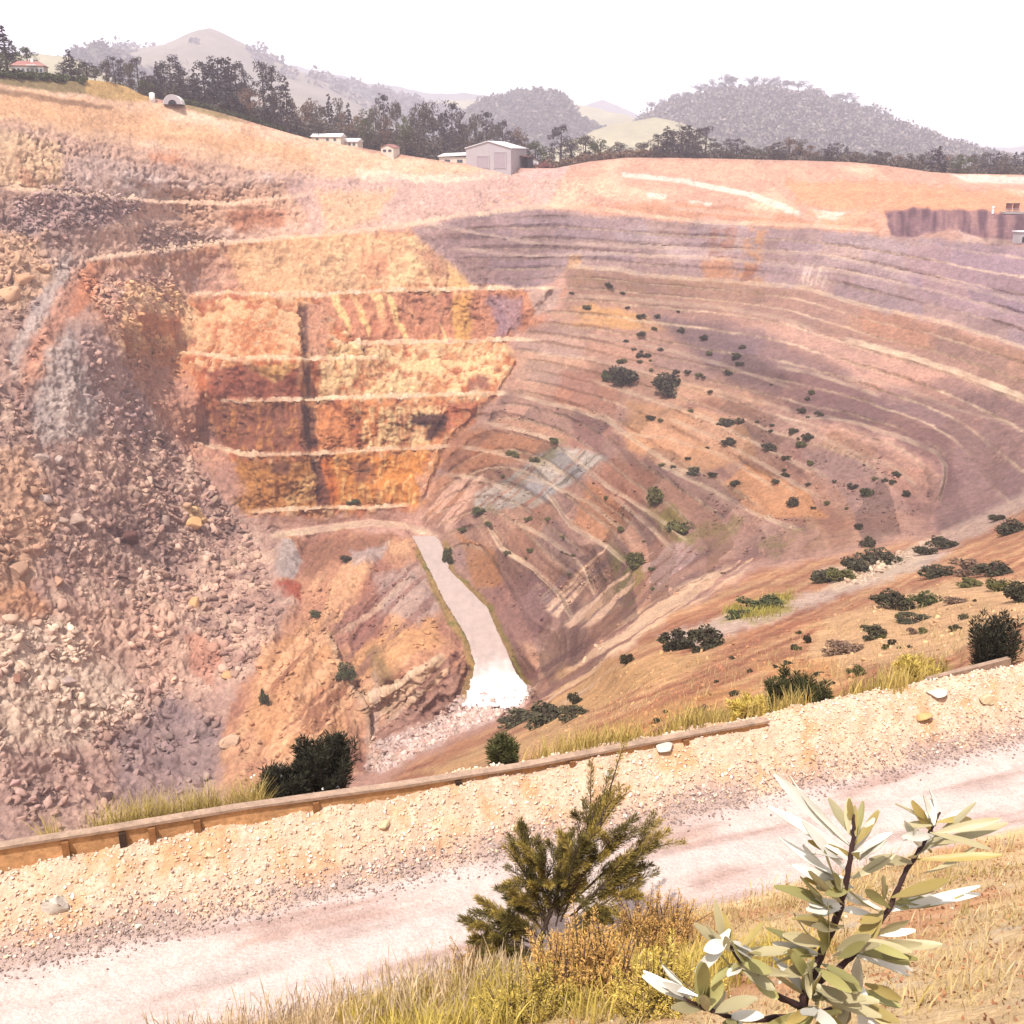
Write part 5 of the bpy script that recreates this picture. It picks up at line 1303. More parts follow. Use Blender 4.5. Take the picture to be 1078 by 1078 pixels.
def rocks(P, size, rng, tint, basis=IV, faces=IF, shapes=24):
    sh = [rock_shape(rng, basis) for _ in range(shapes)]
    n = len(P); nv = len(basis)
    out = np.empty((n, nv, 3)); 
    ang = rng.random(n) * 6.283; pick = rng.integers(0, shapes, n); tl = rng.normal(size=(n, 2)) * .35
    for i in range(n):
        q = sh[pick[i]] * size[i]
        c, s = math.cos(ang[i]), math.sin(ang[i])
        x = q[:, 0] * c - q[:, 1] * s; y = q[:, 0] * s + q[:, 1] * c; z = q[:, 2] + x * tl[i, 0] + y * tl[i, 1]
        out[i] = P[i] + np.stack([x, y, z], -1)
    F = (np.arange(n)[:, None, None] * nv + faces[None]).reshape(-1, 3)
    Cc = np.repeat(tint[:, None], nv, 1).reshape(-1, 3)
    return out.reshape(-1, 3), F, Cc
m_stone = ground_mat('broken_stone', None, [(1.6, 5, .8, 1.18, (1, 1, 1))], [(4, 4, .1, .6)])
def in_poly(poly, u, v): return from_poly(poly, u, v)
def rand_in(poly, n, rng, dens=None):
    poly = np.array(poly, float); lo = poly.min(0); hi = poly.max(0); out = []
    while sum(map(len, out)) < n:
        q = lo + rng.random((n * 3, 2)) * (hi - lo)
        m = in_poly([tuple(p) for p in poly], q[:, 0], q[:, 1])
        if dens is not None: m &= rng.random(len(q)) < dens(q)
        out.append(q[m])
    return np.concatenate(out)[:n]
def pit_col(u, v):
    return bil(col, u, KROW(u, v))
_rr = np.random.default_rng(11)
FAN = [(50, 370), (80, 345), (112, 430), (105, 460), (45, 475), (35, 450)]; CHUTE = [(70, 262), (78, 290), (44, 345), (14, 405), (6, 385), (40, 310)]
def clus(q):
    c = np.clip(.25 + 1.7 * fbm(q[:, 0] * .022, q[:, 1] * .022, 7.7, 4), .03, 1)
    for z_ in (FAN, CHUTE): c = np.where(in_poly(z_, q[:, 0], q[:, 1]), .02, c)
    return c
SL = [(-150, 210), (30, 215), (100, 240), (66, 300), (30, 400), (110, 345), (160, 440), (205, 495), (262, 560), (285, 620), (300, 650), (250, 725), (226, 780), (214, 845), (0, 905), (-150, 930)]
def scree(label, poly, n, lo, hi, rng, dens=None, bright=1.0, pw=2.6, name='rubble'):
    q = rand_in(poly, n, rng, dens)
    P = pit_at(q[:, 0], q[:, 1])
    size = (lo + (hi - lo) * rng.random(n) ** pw)
    P[:, 2] += size * .15
    base = pit_col(q[:, 0], q[:, 1])
    tn = base * (bright * (.78 + .45 * rng.random((n, 1)))) * (1 + .02 * rng.normal(size=(n, 3)))
    V, F, Cc = rocks(P, size, rng, np.clip(tn, .01, .8), IV2, IF2)
    return tag(put(name, mesh_np(name, V, F, [m_stone], Cc)), label, 'rubble', kind='stuff')
scree('broken rubble scattered all down the slide on the left', SL, 13000, .12, 1.8, _rr, clus, 1.1, 6)
scree('coarser rubble along the right edge of the slide', [(100, 420), (150, 430), (262, 560), (290, 625), (300, 650), (245, 720), (190, 640), (150, 560)], 2000, .25, 2.3, _rr, None, 1.05, 4.2)
scree('rubble strewn over the flank between slide and ochre wall', [(80, 285), (180, 290), (205, 340), (190, 380), (212, 470), (200, 480), (160, 430), (115, 345)], 1500, .2, 1.7, _rr, clus, 1.1, 4.5)
scree('stones lying on the ochre spur', [(300, 600), (430, 600), (480, 700), (400, 790), (330, 820), (245, 830), (260, 720)], 1200, .15, 1.1, _rr, clus, 1.05, 4)
scree('dark fallen blocks on the upper left bench', [(10, 215), (60, 196), (150, 208), (146, 222), (100, 238), (20, 246)], 900, .5, 1.7, _rr, None, .95)
scree('fallen blocks on the bench above the ochre wall', [(150, 240), (165, 234), (240, 252), (236, 258), (145, 268)], 420, .5, 1.6, _rr, None, 1.0)
scree('pale rubble spilling past the foot of the ramp', GULLY, 2200, .2, 1.1, _rr, None, 1.05)
scree('pale scree along the ledge in the right fold', [(870, 610), (930, 588), (1000, 562), (975, 582), (900, 618)], 260, .2, .7, _rr, None, 1.1)
scree('loose stones lying on the lower right benches', [(520, 430), (760, 420), (980, 500), (975, 560), (790, 590), (690, 640), (600, 710), (540, 690), (480, 580)], 2600, .15, .8, _rr, clus, 1.08, 4)
scree('loose stones on the near slope', [(560, 760), (700, 680), (860, 620), (1078, 560), (1150, 600), (1000, 700), (820, 760), (560, 800)], 3200, .03, .26, _rr, None, 1.15, 4)
# single boulders one can point at
BOULD = [  # u, v of the base, width px, colour, label
    (133, 572, 27, (120, 84, 80), 'dark flat topped boulder, largest on the rubble slide'),
    (203, 560, 24, (246, 200, 146), 'orange cream boulder right of the dark flat topped boulder'),
    (174, 556, 20, (196, 172, 164), 'grey boulder just left of the orange cream boulder'),
    (204, 645, 22, (236, 192, 146), 'yellowish boulder low on the slide left of the ochre spur'),
    (218, 590, 14, (236, 212, 200), 'pale white boulder below the orange cream boulder'),
    (80, 556, 22, (206, 182, 172), 'smooth grey boulder left of the dark flat topped boulder'),
    (65, 552, 14, (200, 176, 166), 'small grey boulder at the left end of the pair on the slide'),
    (48, 530, 20, (204, 186, 182), 'lilac grey slab under the grey dust fan'),
    (62, 490, 18, (206, 190, 186), 'lilac boulder at the toe of the grey dust fan'),
    (42, 486, 16, (200, 180, 174), 'greyish boulder left of the lilac boulder at the dust fan'),
    (10, 320, 26, (232, 190, 158), 'cream boulder with black crevices at the left edge'),
    (24, 300, 24, (226, 182, 150), 'cream block above the boulder at the left edge'),
    (46, 292, 22, (222, 180, 150), 'tan block beside the top of the grey chute'),
    (8, 660, 22, (244, 212, 190), 'flat pale slab at the left edge below the orange outcrop'),
    (70, 725, 22, (206, 186, 182), 'grey boulder with a dark crack in the pale rubble'),
    (16, 722, 20, (176, 132, 116), 'brown boulder at the left edge in the pale rubble'),
    (48, 690, 20, (196, 166, 154), 'grey brown boulder under the pale ledge on the left'),
    (240, 718, 18, (232, 186, 142), 'cream boulder at the bottom of the slide beside the ochre spur'),
    (243, 790, 22, (230, 200, 176), 'pale ledge boulder at the foot of the ochre spur'),
    (108, 848, 22, (120, 96, 94), 'dark upright boulder near the bottom of the slide'),
    (60, 620, 22, (212, 172, 148), 'rounded tan boulder in the middle of the left slope'),
    (20, 610, 30, (206, 170, 148), 'big tan block at the left edge above the orange outcrop'),
    (120, 655, 18, (206, 176, 160), 'tan boulder in the middle of the slide'),
    (170, 610, 22, (200, 166, 150), 'pinkish boulder under the dark flat topped boulder'),
    (105, 385, 14, (214, 182, 168), 'single boulder on the grey dust fan right side'),
    (186, 520, 14, (222, 196, 180), 'pale boulder near the top of the coarse rubble edge'),
]
m_bld = {}
for u, v, wpx, rgb, lab in BOULD:
    P = pit_at(u, v - wpx * .25); dist = float(np.linalg.norm(P)); r = .5 * wpx / FOC * dist * 1.15
    sh = rock_shape(_rr, IV3) * r
    sh += sh * (.08 * fbm(sh[:, 0] / r * 2, sh[:, 1] / r * 2, sh[:, 2] / r * 2 + u, 3))[:, None]
    if wpx == 27: sh[:, 2] = np.minimum(sh[:, 2], .28 * r); sh[:, 0] *= 1.15
    me = mesh_np('boulder', sh, IF3, [m_stone], np.broadcast_to(lin(rgb, K) * np.array([1.12, 1.0, .88]), sh.shape))
    o = put('boulder', me, None, tuple(P + np.array([0, -.1 * r, .1 * r])))
    o.rotation_euler = (0, 0, 0)
    tag(o, lab, 'boulder', 'boulders on the slide')

# ------------------------------------------------------------------ shrubs
def shrub_mesh(rng, mat, n=12, per=60, w=1.0, h=.8, upright=False, size=.05):
    C_ = []; R_ = []
    for i in range(n):
        a = rng.random() * 6.283; r = .5 * w * math.sqrt(rng.random()) * .75
        z = h * (.12 + .62 * rng.random() * (1 - .6 * r / w))
        C_.append((r * math.cos(a), r * math.sin(a), z)); R_.append(.13 + .1 * rng.random())
    q, f = clump_quads(np.array(C_), np.array(R_), per, size, rng, .85, -.3 if upright else 0)
    q[:, 2] = np.maximum(q[:, 2], .0)
    return mesh_np('foliage', q, f, [mat])
def stems_mesh(rng, n=9, h=.7):
    mb = MB()
    for i in range(n):
        a = rng.random() * 6.283; r = .3 * rng.random()
        mb.tube([(0, 0, -.1), (r * .5 * math.cos(a), r * .5 * math.sin(a), h * .4), (r * math.cos(a), r * math.sin(a), h * (.7 + .3 * rng.random()))], [.022, .015, .005], 5)
    me = bpy.data.meshes.new('stems'); me.from_pydata(mb.v, [], mb.f); me.materials.append(m_bark); me.update(); return me
_rs = np.random.default_rng(31)
SH = {k: [shrub_mesh(_rs, m, 14, 90) for _ in range(3)] for k, m in (('dark', m_scrub), ('olive', m_olive), ('green', m_grn), ('brown', m_brn))}
ST = [stems_mesh(_rs) for _ in range(2)]
_sc = [0]
def shrub(kind, u, v, wpx, hpx, label, group, parts=True, sink=.05, nm=None):
    P = pit_at(u, v); d = float(np.linalg.norm(P)); w = wpx / FOC * d * 1.05; h = hpx / FOC * d * 1.25
    _sc[0] += 1; i = _sc[0]
    nm = nm or {'dark': 'dark_shrub', 'olive': 'olive_shrub', 'green': 'green_shrub', 'brown': 'brown_shrub'}[kind]
    loc = (float(P[0]), float(P[1]), float(P[2]) - sink * h)
    if parts:
        e = root(nm, loc, label, 'shrub', group, _rs.random() * 6.28)
        f_ = put('foliage', SH[kind][i % 3], e); put('stems', ST[i % 2], e)
        e.scale = (w, w, h)
        return e
    o = put(nm, SH[kind][i % 3], None, loc); o.rotation_euler = (0, 0, _rs.random() * 6.28); o.scale = (w, w, h)
    return tag(o, label, 'shrub', group)
G1 = 'large dark shrubs in the pit'
for a in (
    ('dark', 654, 404, 40, 26, 'large dark shrub on the right wall, left of the pair'), ('green', 642, 400, 18, 16, 'bright green bush at the left side of the large dark shrub'),
    ('dark', 703, 414, 38, 26, 'large round dark shrub on the right wall, right of the pair'),
    ('dark', 712, 683, 40, 26, 'left half of the big black shrub beside the pale scree'), ('dark', 745, 682, 44, 28, 'right half of the big black shrub beside the pale scree'),
    ('dark', 545, 763, 50, 16, 'dark low shrub at the foot of the ramp, left of three'), ('dark', 575, 762, 54, 22, 'dark low shrub at the foot of the ramp, middle of three'), ('dark', 604, 756, 34, 14, 'dark low shrub at the foot of the ramp, right of three'),
    ('dark', 606, 741, 18, 17, 'small round shrub standing above the low shrubs by the ramp'), ('dark', 660, 699, 16, 18, 'small grey shrub under the big black shrub'),
    ('dark', 870, 612, 40, 18, 'dark shrub in the row along the white ledge, first from left'), ('olive', 885, 612, 30, 16, 'olive shrub in the row along the white ledge'),
    ('dark', 900, 603, 36, 20, 'dark shrub in the row along the white ledge, second dark one'), ('dark', 922, 594, 44, 18, 'dark shrub at the right end of the row along the white ledge'),
    ('dark', 912, 576, 18, 14, 'small dark shrub above the row on the white ledge'), ('dark', 975, 584, 24, 12, 'dark shrub left on the scree strip by the fold'), ('dark', 995, 577, 34, 14, 'dark shrub right on the scree strip by the fold'),
    ('dark', 1060, 562, 36, 18, 'dark shrub high on the right edge scree'), ('dark', 1050, 548, 18, 9, 'small shrub above the right edge scree shrub'),
    ('dark', 985, 608, 40, 14, 'reddish dark shrub, left end of the hedge on the near slope'), ('brown', 1015, 606, 46, 18, 'brown shrub in the middle of the hedge on the near slope'), ('dark', 1045, 606, 40, 16, 'dark shrub at the right end of the hedge on the near slope'),
    ('olive', 1020, 618, 26, 10, 'low olive shrub under the hedge on the near slope'), ('dark', 1072, 634, 34, 24, 'dark shrub at the right edge of the sandy patch'), ('olive', 1052, 622, 26, 16, 'olive shrub left of the one at the right edge'),
    ('dark', 942, 641, 44, 22, 'dark spiky shrub on the upper side of the sandy patch'), ('green', 973, 638, 30, 16, 'green shrub touching the dark spiky shrub'),
    ('dark', 962, 655, 40, 8, 'low dark shrub below the dark spiky shrub'), ('dark', 921, 672, 26, 17, 'round dark shrub in the middle of the sandy patch'), ('brown', 960, 668, 12, 9, 'small brown shrub right of the round dark shrub'),
    ('brown', 890, 688, 46, 12, 'brown low shrub at the lower left of the sandy patch'), ('olive', 901, 712, 18, 14, 'small olive shrub below the sandy patch'), ('dark', 850, 677, 9, 13, 'thin upright shrub left of the sandy patch'), ('dark', 836, 684, 9, 8, 'small shrub left of the thin upright one'),
    ('brown', 1007, 635, 22, 8, 'brown low bush right of the green shrub'), ('olive', 931, 684, 9, 8, 'tiny olive bush right of the brown low shrub'),
    ('green', 800, 640, 46, 15, 'bright green bush on the ledge above the pale scree, larger'), ('green', 778, 650, 30, 12, 'bright green bush on the ledge above the pale scree, smaller'),
    ('green', 365, 716, 22, 22, 'green bush in the gully left of the ramp'), ('green', 505, 540, 20, 9, 'green bush on the bench above the ramp'), ('green', 280, 745, 10, 26, 'narrow green bush on the ochre spur'),
    ('green', 471, 592, 12, 24, 'green bush at the upper right side of the ramp'), ('green', 372, 530, 20, 8, 'green bush at the foot of the ochre wall'), ('olive', 583, 466, 14, 8, 'green bush at the top of the grey striped band'),
    ('green', 332, 650, 16, 7, 'green bush at the top of the ochre spur'), ('dark', 366, 595, 14, 10, 'dark bush below the track left of the ramp'),
    ('dark', 765, 448, 22, 9, 'dark shrub right of the tan patch on the wall, upper'), ('dark', 766, 468, 20, 9, 'dark shrub right of the tan patch on the wall, lower'), ('dark', 850, 463, 14, 9, 'dark shrub under the dark fold'), ('dark', 810, 474, 18, 8, 'dark shrub left of the shrub under the fold'),
    ('dark', 733, 499, 26, 8, 'dark shrub low in the middle of the right wall'), ('dark', 773, 510, 12, 9, 'round dark shrub in the middle of the right wall'), ('dark', 834, 533, 13, 13, 'dark shrub beside the orange patch'), ('dark', 904, 558, 12, 8, 'dark shrub above the ledge row'),
    ('green', 912, 522, 14, 12, 'green shrub near the bend of the dark fold'), ('dark', 954, 522, 9, 8, 'dark shrub right of the green one near the bend'), ('olive', 690, 530, 22, 24, 'olive shrub at the top of the green streak'), ('olive', 718, 562, 34, 18, 'olive shrub at the bottom of the green streak'), ('olive', 668, 600, 24, 26, 'olive shrub in the damp hollow'),
):
    shrub(*a[:6], G1 if a[0] == 'dark' else 'bushes in the pit')
TINY = [([(600, 290), (700, 320), (760, 420), (640, 380), (600, 330)], 26, 6, 'tiny dark shrub dotted on the upper right wall around the large pair'),
        ([(700, 320), (860, 410), (900, 440), (840, 440), (740, 400)], 14, 6, 'tiny dark shrub dotted above the dark fold'),
        ([(640, 420), (840, 450), (960, 490), (970, 550), (860, 540), (700, 500)], 30, 7, 'tiny dark shrub dotted on the tan slope inside the fold'),
        ([(520, 460), (640, 500), (720, 560), (690, 630), (560, 600), (470, 560)], 22, 7, 'tiny olive shrub dotted on the lower benches right of the ramp'),
        ([(620, 760), (760, 690), (880, 650), (1000, 640), (1070, 600), (1070, 680), (900, 730), (700, 770)], 34, 7, 'tiny scrub plant dotted on the sandy near slope')]
for poly, n, s, lab in TINY:
    for (u, v) in rand_in(poly, n, _rs):
        k = .5 + 1.0 * _rs.random()
        shrub('olive' if 'olive' in lab or _rs.random() < .2 else 'dark', u, v, s * k * 1.3, s * k * .8, lab, lab.replace('tiny', 'tiny').split(' dotted ')[0] + 's ' + lab.split(' dotted ')[1], False)
# ------------------------------------------------------------------ timber barrier along the rim
m_wood = ground_mat('weathered_board', lin((226, 172, 122), .55), [(1.2, 5, .55, 1.3, (1, 1, 1)), (9, 5, .7, 1.25, (1, 1, 1))], [(18, 5, .02, .5)])
m_wood2 = ground_mat('darker_board', lin((176, 122, 80), .5), [(3, 5, .7, 1.2, (1, 1, 1)), (14, 5, .75, 1.2, (1, 1, 1))], [(18, 5, .02, .5)])  # darker timber tone for the posts
m_cap = ground_mat('grey_cap', lin((206, 172, 148), .5), [(3, 5, .65, 1.2, (1, 1, 1)), (16, 4, .8, 1.15, (1, 1, 1))], [(25, 4, .01, .5)])
m_post = ground_mat('dark_post', lin((92, 68, 56), .4), [(6, 4, .7, 1.2, (1, 1, 1))])
bpts = [at_z(*q) for q in ((-60, 899, -10.45), (0, 890, -10.47), (141, 868, -10.52), (260, 848, -10.56), (400, 829, -10.62), (547, 806, -10.68), (684, 780, -10.73), (812, 757, -10.8))]
bar = root('timber_barrier', tuple(bpts[3]), 'long weathered timber barrier with grey top rail along the pit rim', 'barrier')
_n = np.array([ET[0], ET[1]])
for i_, q_ in enumerate(bpts):
    k_ = (q_[:2] @ _n) / q_[2]; bpts[i_] = q_ * ((np.interp(i_, [0, 3, 7], [1.22, 1.14, 1.0]) + T0) / k_ / q_[2])
bar.location = tuple(bpts[3]); B0 = np.array(bpts[3])
def strip(pts, off0, off1, thick, seed, wob):
    """a board following the line between two heights, slightly uneven"""
    pts = np.array(pts); L = np.r_[0, np.cumsum(np.linalg.norm(np.diff(pts, axis=0), axis=1))]
    q = np.arange(0, L[-1], .12); P = np.stack([np.interp(q, L, pts[:, k]) for k in range(3)], -1)
    n = np.array([-math.sin(RA), math.cos(RA), 0])
    w1 = wob * fbm(q * .7, seed, 0, 3)
    w2 = wob * fbm(q * 1.1, seed + 3, 0, 3)
    bow = .03 * fbm(q * .25, seed + 8, 0, 2)
    V = []
    for s in (0, 1):
        for e in (off0, off1):
            p = P + n * (s * thick) + n * bow[:, None]; p[:, 2] += e + (w1 if e == off1 else w2); V.append(p)
    V = np.stack([V[0], V[1], V[3], V[2]], 1)
    F = []
    for i in range(len(q) - 1):
        for k in range(4):
            F.append((i * 4 + k, (i + 1) * 4 + k, (i + 1) * 4 + (k + 1) % 4, i * 4 + (k + 1) % 4))
    F.append((0, 1, 2, 3)); F.append(tuple((len(q) - 1) * 4 + k for k in (3, 2, 1, 0)))
    return V.reshape(-1, 3) - B0, F
V, F_ = strip(bpts, -.05, .0, .17, 1, .015); mb = MB(); mb.add(V + np.array([0.02, -.05, 0]), F_); mb.build('top_rail', m_cap, bar)
V, F_ = strip(bpts, -.72, -.052, .09, 2, .008); mb = MB(); mb.add(V, F_); mb.build('face_board', m_wood, bar)
for u in (66, 127, 158, 205, 330, 480, 600, 720):
    k = np.interp(u, [-60, 0, 141, 260, 400, 547, 684, 812], range(8)); i = int(k); p = bpts[i] * (1 - (k - i)) + bpts[min(i + 1, 7)] * (k - i) - B0
    mb = MB(); mb.box((p[0] + .02, p[1] - .05, p[2] - .42), (.11, .07, .66), RA); mb.build('post', m_post if u in (127, 480) else m_wood2, bar)
for u0, u1_ in ((165, 208),):
    k = lambda u: np.array([np.interp(u, [-60, 0, 141, 260, 400, 547, 684, 812], [b[j] for b in bpts]) for j in range(3)]) - B0
    a, b = k(u0), k(u1_); c = (a + b) / 2
    mb = MB(); mb.box((c[0] + .01, c[1] - .02, c[2] - .47), (float(np.linalg.norm(b - a)), .05, .14), RA); mb.build('gap_shade', m_dark, bar)  # dark box added as the shadow of a hole under the board
# second short length at the right
qa, qb = at_z(985, 716, -11.1), at_z(1052, 699, -11.1)
mb = MB(); c = (qa + qb) / 2; ang = math.atan2(qb[1] - qa[1], qb[0] - qa[0]); mb.box((0, 0, 0), (float(np.linalg.norm(qb - qa)) + .6, .12, .22), ang); tag(mb.build('broken_plank', m_cap, None, tuple(c)), 'short weathered plank at the right rim behind the upright dark shrub', 'plank')
qa, qb = pit_at(690, 774) + np.array([0, 0, .1]), pit_at(742, 750) + np.array([0, 0, .25])
mb = MB(); mb.tube([tuple(qa), tuple((qa + qb) / 2 + np.array([0, 0, .05])), tuple(qb)], .13, 8); tag(mb.build('rusty_pipe', m_rust, None, None, True), 'thin rusty pipe lying behind the middle of the timber barrier', 'pipe')

# ------------------------------------------------------------------ stones of berm and gravel edge
def strewn(label, n, srange, tfun, lo, hi, tints, seed, pw=2.2, basis=IV, faces=IF):
    rng = np.random.default_rng(seed)
    s = rng.uniform(*srange, n); t = tfun(rng, n)
    size = lo + (hi - lo) * rng.random(n) ** pw
    x, y = st_to_xy(s, t); z = near_z(s, t)
    P = np.stack([x, y, z + size * .25], -1)
    tn = np.array([lin(c, KA * (1.42 if 'cream' in label else 1.1)) for c in tints])[rng.integers(0, len(tints), n)] * (.9 + .28 * rng.random((n, 1)))
    V, F, Cc = rocks(P, size, rng, tn, basis, faces)
    tag(put('gravel', mesh_np('gravel', V, F, [m_stone], Cc)), label, 'gravel', kind='stuff')
strewn('cream lumps of rubble covering the berm', 26000, (-13, 19), lambda r, n: r.uniform(.1, 1.5, n), .006, .055, [(252, 222, 194), (248, 212, 180), (250, 230, 214), (242, 196, 158), (248, 216, 192)], 1, 3.5, IV2, IF2)
strewn('grey pink gravel along the road edge under the berm', 9000, (-10, 19), lambda r, n: .1 + .2 * r.normal(size=n), .014, .05, [(206, 180, 172), (190, 162, 152), (222, 198, 188), (180, 150, 140)], 2, 2)
strewn('loose chips scattered over the road', 1500, (-13, 19), lambda r, n: r.uniform(-2.5, 0, n), .006, .022, [(236, 210, 198), (214, 186, 174)], 3, 3)
strewn('stones in the dry bank', 2500, (-10, 14), lambda r, n: -2.4 - 6 * r.random(n) ** 1.3, .01, .06, [(248, 224, 196), (230, 180, 130), (214, 150, 100)], 4, 3)
BB = [(57, 955, 34, 'white rock low in the berm at the left edge'), (145, 977, 14, 'small white rock at the road edge near the left'), (88, 942, 9, 'small cream rock in the middle of the left berm'),
      (272, 930, 13, 'white rock near the gravel edge below the barrier'), (220, 902, 12, 'cream rock just under the barrier on the left'), (970, 757, 22, 'large rounded yellow rock in the right berm'),
      (985, 732, 22, 'white rock on top of the berm beside the upright shrub'), (1038, 740, 22, 'cream rock on the berm right of the upright shrub'), (700, 792, 24, 'white rock sticking up beside the barrier'), (405, 870, 16, 'cream rock high on the middle of the berm'), (855, 800, 14, 'cream rock low on the right berm'), (640, 818, 15, 'cream rock at the top of the berm left of the white one')]
for i, (u, v, wpx, lab) in enumerate(BB):
    # walk along the sight line until it meets the berm
    a, dy, dz = rays(u, v); tt = np.linspace(12, 40, 900); Xq = a * tt; Yq = dy * tt; Zq = dz * tt
    hit = np.argmax(Zq < near_P(Xq, Yq)); P = np.array([Xq[hit], Yq[hit], Zq[hit]])
    r = .5 * wpx / FOC * tt[hit]
    sh = rock_shape(_rr, IV3) * r * np.array([1.1, 1, 1])
    o = put('rock', mesh_np('rock', sh, IF3, [m_stone], np.broadcast_to(lin((240, 196, 136) if 'yellow' in lab else ((250, 236, 220) if 'white' in lab else (248, 222, 180)), .46), sh.shape)), None, tuple(P + np.array([0, 0, r * .3])))
    tag(o, lab, 'rock', 'rocks on the berm')

# ------------------------------------------------------------------ grasses
def blades(P, h, rng, width=.012, lean=.35, head=0.0, seg=3):
    """bent tapering blades; optional seed heads. P roots (n,3), h heights (n,)"""
    n = len(P)
    a = rng.random(n) * 6.283; ln = lean * (.2 + rng.random(n))
    dirv = np.stack([np.cos(a), np.sin(a), np.zeros(n)], -1)
    side = np.stack([-np.sin(a + rng.normal(size=n) * .8), np.cos(a), np.zeros(n)], -1)
    rows = []
    for k in range(seg + 1):
        t = k / seg
        c = P + dirv * (ln * h * t * t)[:, None] + np.array([0, 0, 1]) * (h * t * (1 - .25 * ln * t))[:, None]
        wd = width * h / .5 * (1 - t * .92)
        if head and t > .6: wd = wd * 0 + head * (1.0 if t < .95 else .25)
        rows.append(c - side * wd[:, None]); rows.append(c + side * wd[:, None])
    V = np.stack(rows, 1)
    b = np.arange(n)[:, None] * (2 * (seg + 1))
    F = np.concatenate([np.stack([b + 2 * k, b + 2 * k + 1, b + 2 * k + 3, b + 2 * k + 2], -1) for k in range(seg)], 1)
    return V.reshape(-1, 3), F.reshape(-1, 4)
def grass(label, st, h, rng, mat, width=.012, lean=.35, head=0., name='grass', pit=False):
    if pit: P = st
    else:
        x, y = st_to_xy(st[:, 0], st[:, 1]); P = np.stack([x, y, near_z(st[:, 0], st[:, 1]) - .02], -1)
    V, F = blades(P, h, rng, width, lean, head, 4)
    return tag(put(name, mesh_np(name, V, F, [mat])), label, 'grass', kind='stuff')
rg = np.random.default_rng(77)
m_ygrass = leaf_mat('yellow_grass_blades', lin((240, 212, 112), .5), .3, .3)
m_straw2 = leaf_mat('pale_straw_stalks', lin((244, 214, 172), .5), .3, .25)
def bank_pts(n, s0, s1, t0, t1, thr=None, sc=.8):
    q = np.stack([rg.uniform(s0, s1, n), rg.uniform(t0, t1, n)], -1)
    if thr is not None: q = q[fbm(q[:, 0] * sc, q[:, 1] * sc, 6.6, 3) > thr]
    return q
# short dry turf over the whole bank in tufts
q = bank_pts(42000, -11, 12, -11, -2.5, -.05); grass('short dry straw turf covering the bank', q, rg.uniform(.05, .2, len(q)), rg, m_straw, .02, .9)
q = bank_pts(20000, 0, 14, -14.2, -7.5, -.12, 1.6); grass('fine straw turf on the upper bank near the camera', q, rg.uniform(.03, .13, len(q)), rg, m_straw, .012, .9)
q = bank_pts(5000, 0, 14, -14.2, -4, .08, 1.3); grass('wispy dry stalks standing in the bank turf', q, rg.uniform(.12, .4, len(q)), rg, m_straw2, .004, .4, .005)
q = bank_pts(14000, -11, 12, -11, -2.7, .12, 1.1); grass('ochre tufts of grass on the bank', q, rg.uniform(.1, .32, len(q)), rg, m_grass, .018, .7)
# taller grass at the bottom: straw with seed heads on the left, yellow green in the middle
q = np.stack([rg.uniform(-4.5, 5.5, 8500), rg.uniform(-4.8, -2.35, 8500)], -1); q = q[fbm(q[:, 0] * 1.6, q[:, 1] * 1.6, 2.2, 3) > .12 * rg.normal(size=len(q))]
grass('tall straw coloured grass with seed heads along the near road edge', q, rg.uniform(.15, .62, len(q)), rg, m_straw2, .006, .3, .008)
q = np.stack([rg.uniform(-3.5, 5, 900), rg.uniform(-4.2, -2.3, 900)], -1); grass('single tall seed stalks along the road edge at bottom left', q, rg.uniform(.3, .8, len(q)), rg, m_straw2, .004, .22, .007)
q = bank_pts(9000, 1.6, 6.8, -7.5, -2.9, -.1, 1.5); grass('yellow green grass around the feathery shrub', q, rg.uniform(.2, .5, len(q)), rg, m_ygrass, .014, .5)
q = bank_pts(1800, 5.5, 13.5, -4.0, -2.4, -.2, .9); grass('thin straw stalks along the road edge on the right', q, rg.uniform(.12, .4, len(q)), rg, m_straw, .007, .3, .007)
# dead leaves and twigs lying on the bank
m_litter = leaf_mat('leaf_litter', lin((206, 146, 108), .44), .5)
q = bank_pts(12000, 2, 14, -13.5, -2.6, -.1, 1.3); x, y = st_to_xy(q[:, 0], q[:, 1]); P = np.stack([x, y, near_z(q[:, 0], q[:, 1]) + .015], -1)
V_, F_l = clump_quads(P, np.full(len(P), .03), 1, .026, rg, .4); tag(put('leaf_litter', mesh_np('leaf_litter', V_, F_l, [m_litter])), 'reddish dead leaves and twigs strewn over the dry bank', 'leaf litter', kind='stuff')
# grass behind the barrier and on the near rim
def pit_grass(label, poly, n, hlo, hhi, mat, width=.02, lift=0):
    q = rand_in(poly, n, rg, lambda q: np.clip(.25 + 2.2 * fbm(q[:, 0] * .06, q[:, 1] * .12, 3.3, 3), .02, 1)); q = q + rg.normal(size=q.shape) * [5, 2]; q[:, 1] = np.minimum(q[:, 1], vcrest(q[:, 0]) + 2); P = pit_at(q[:, 0], q[:, 1]); grass(label, P, rg.uniform(hlo, hhi, n), rg, mat, width, .5, 0., 'grass', True)
q = np.stack([rg.uniform(-2.4, 1.3, 3400), rg.uniform(1.6, 2.6, 3400)], -1); q = q[fbm(q[:, 0] * .9, q[:, 1] * .9, 1.2, 3) > -.12]
grass('yellow green grass growing behind the left part of the barrier', q, rg.uniform(.35, .95, len(q)), rg, m_grass, .007, .5)
q = np.stack([rg.uniform(6.5, 16.5, 5000), rg.uniform(1.2, 2.8, 5000)], -1); q = q[fbm(q[:, 0] * .7, q[:, 1] * .7, 4.2, 3) > .0]
grass('dry grass along the rim behind the right part of the barrier', q, rg.uniform(.2, .7, len(q)), rg, m_grass, .012, .45)
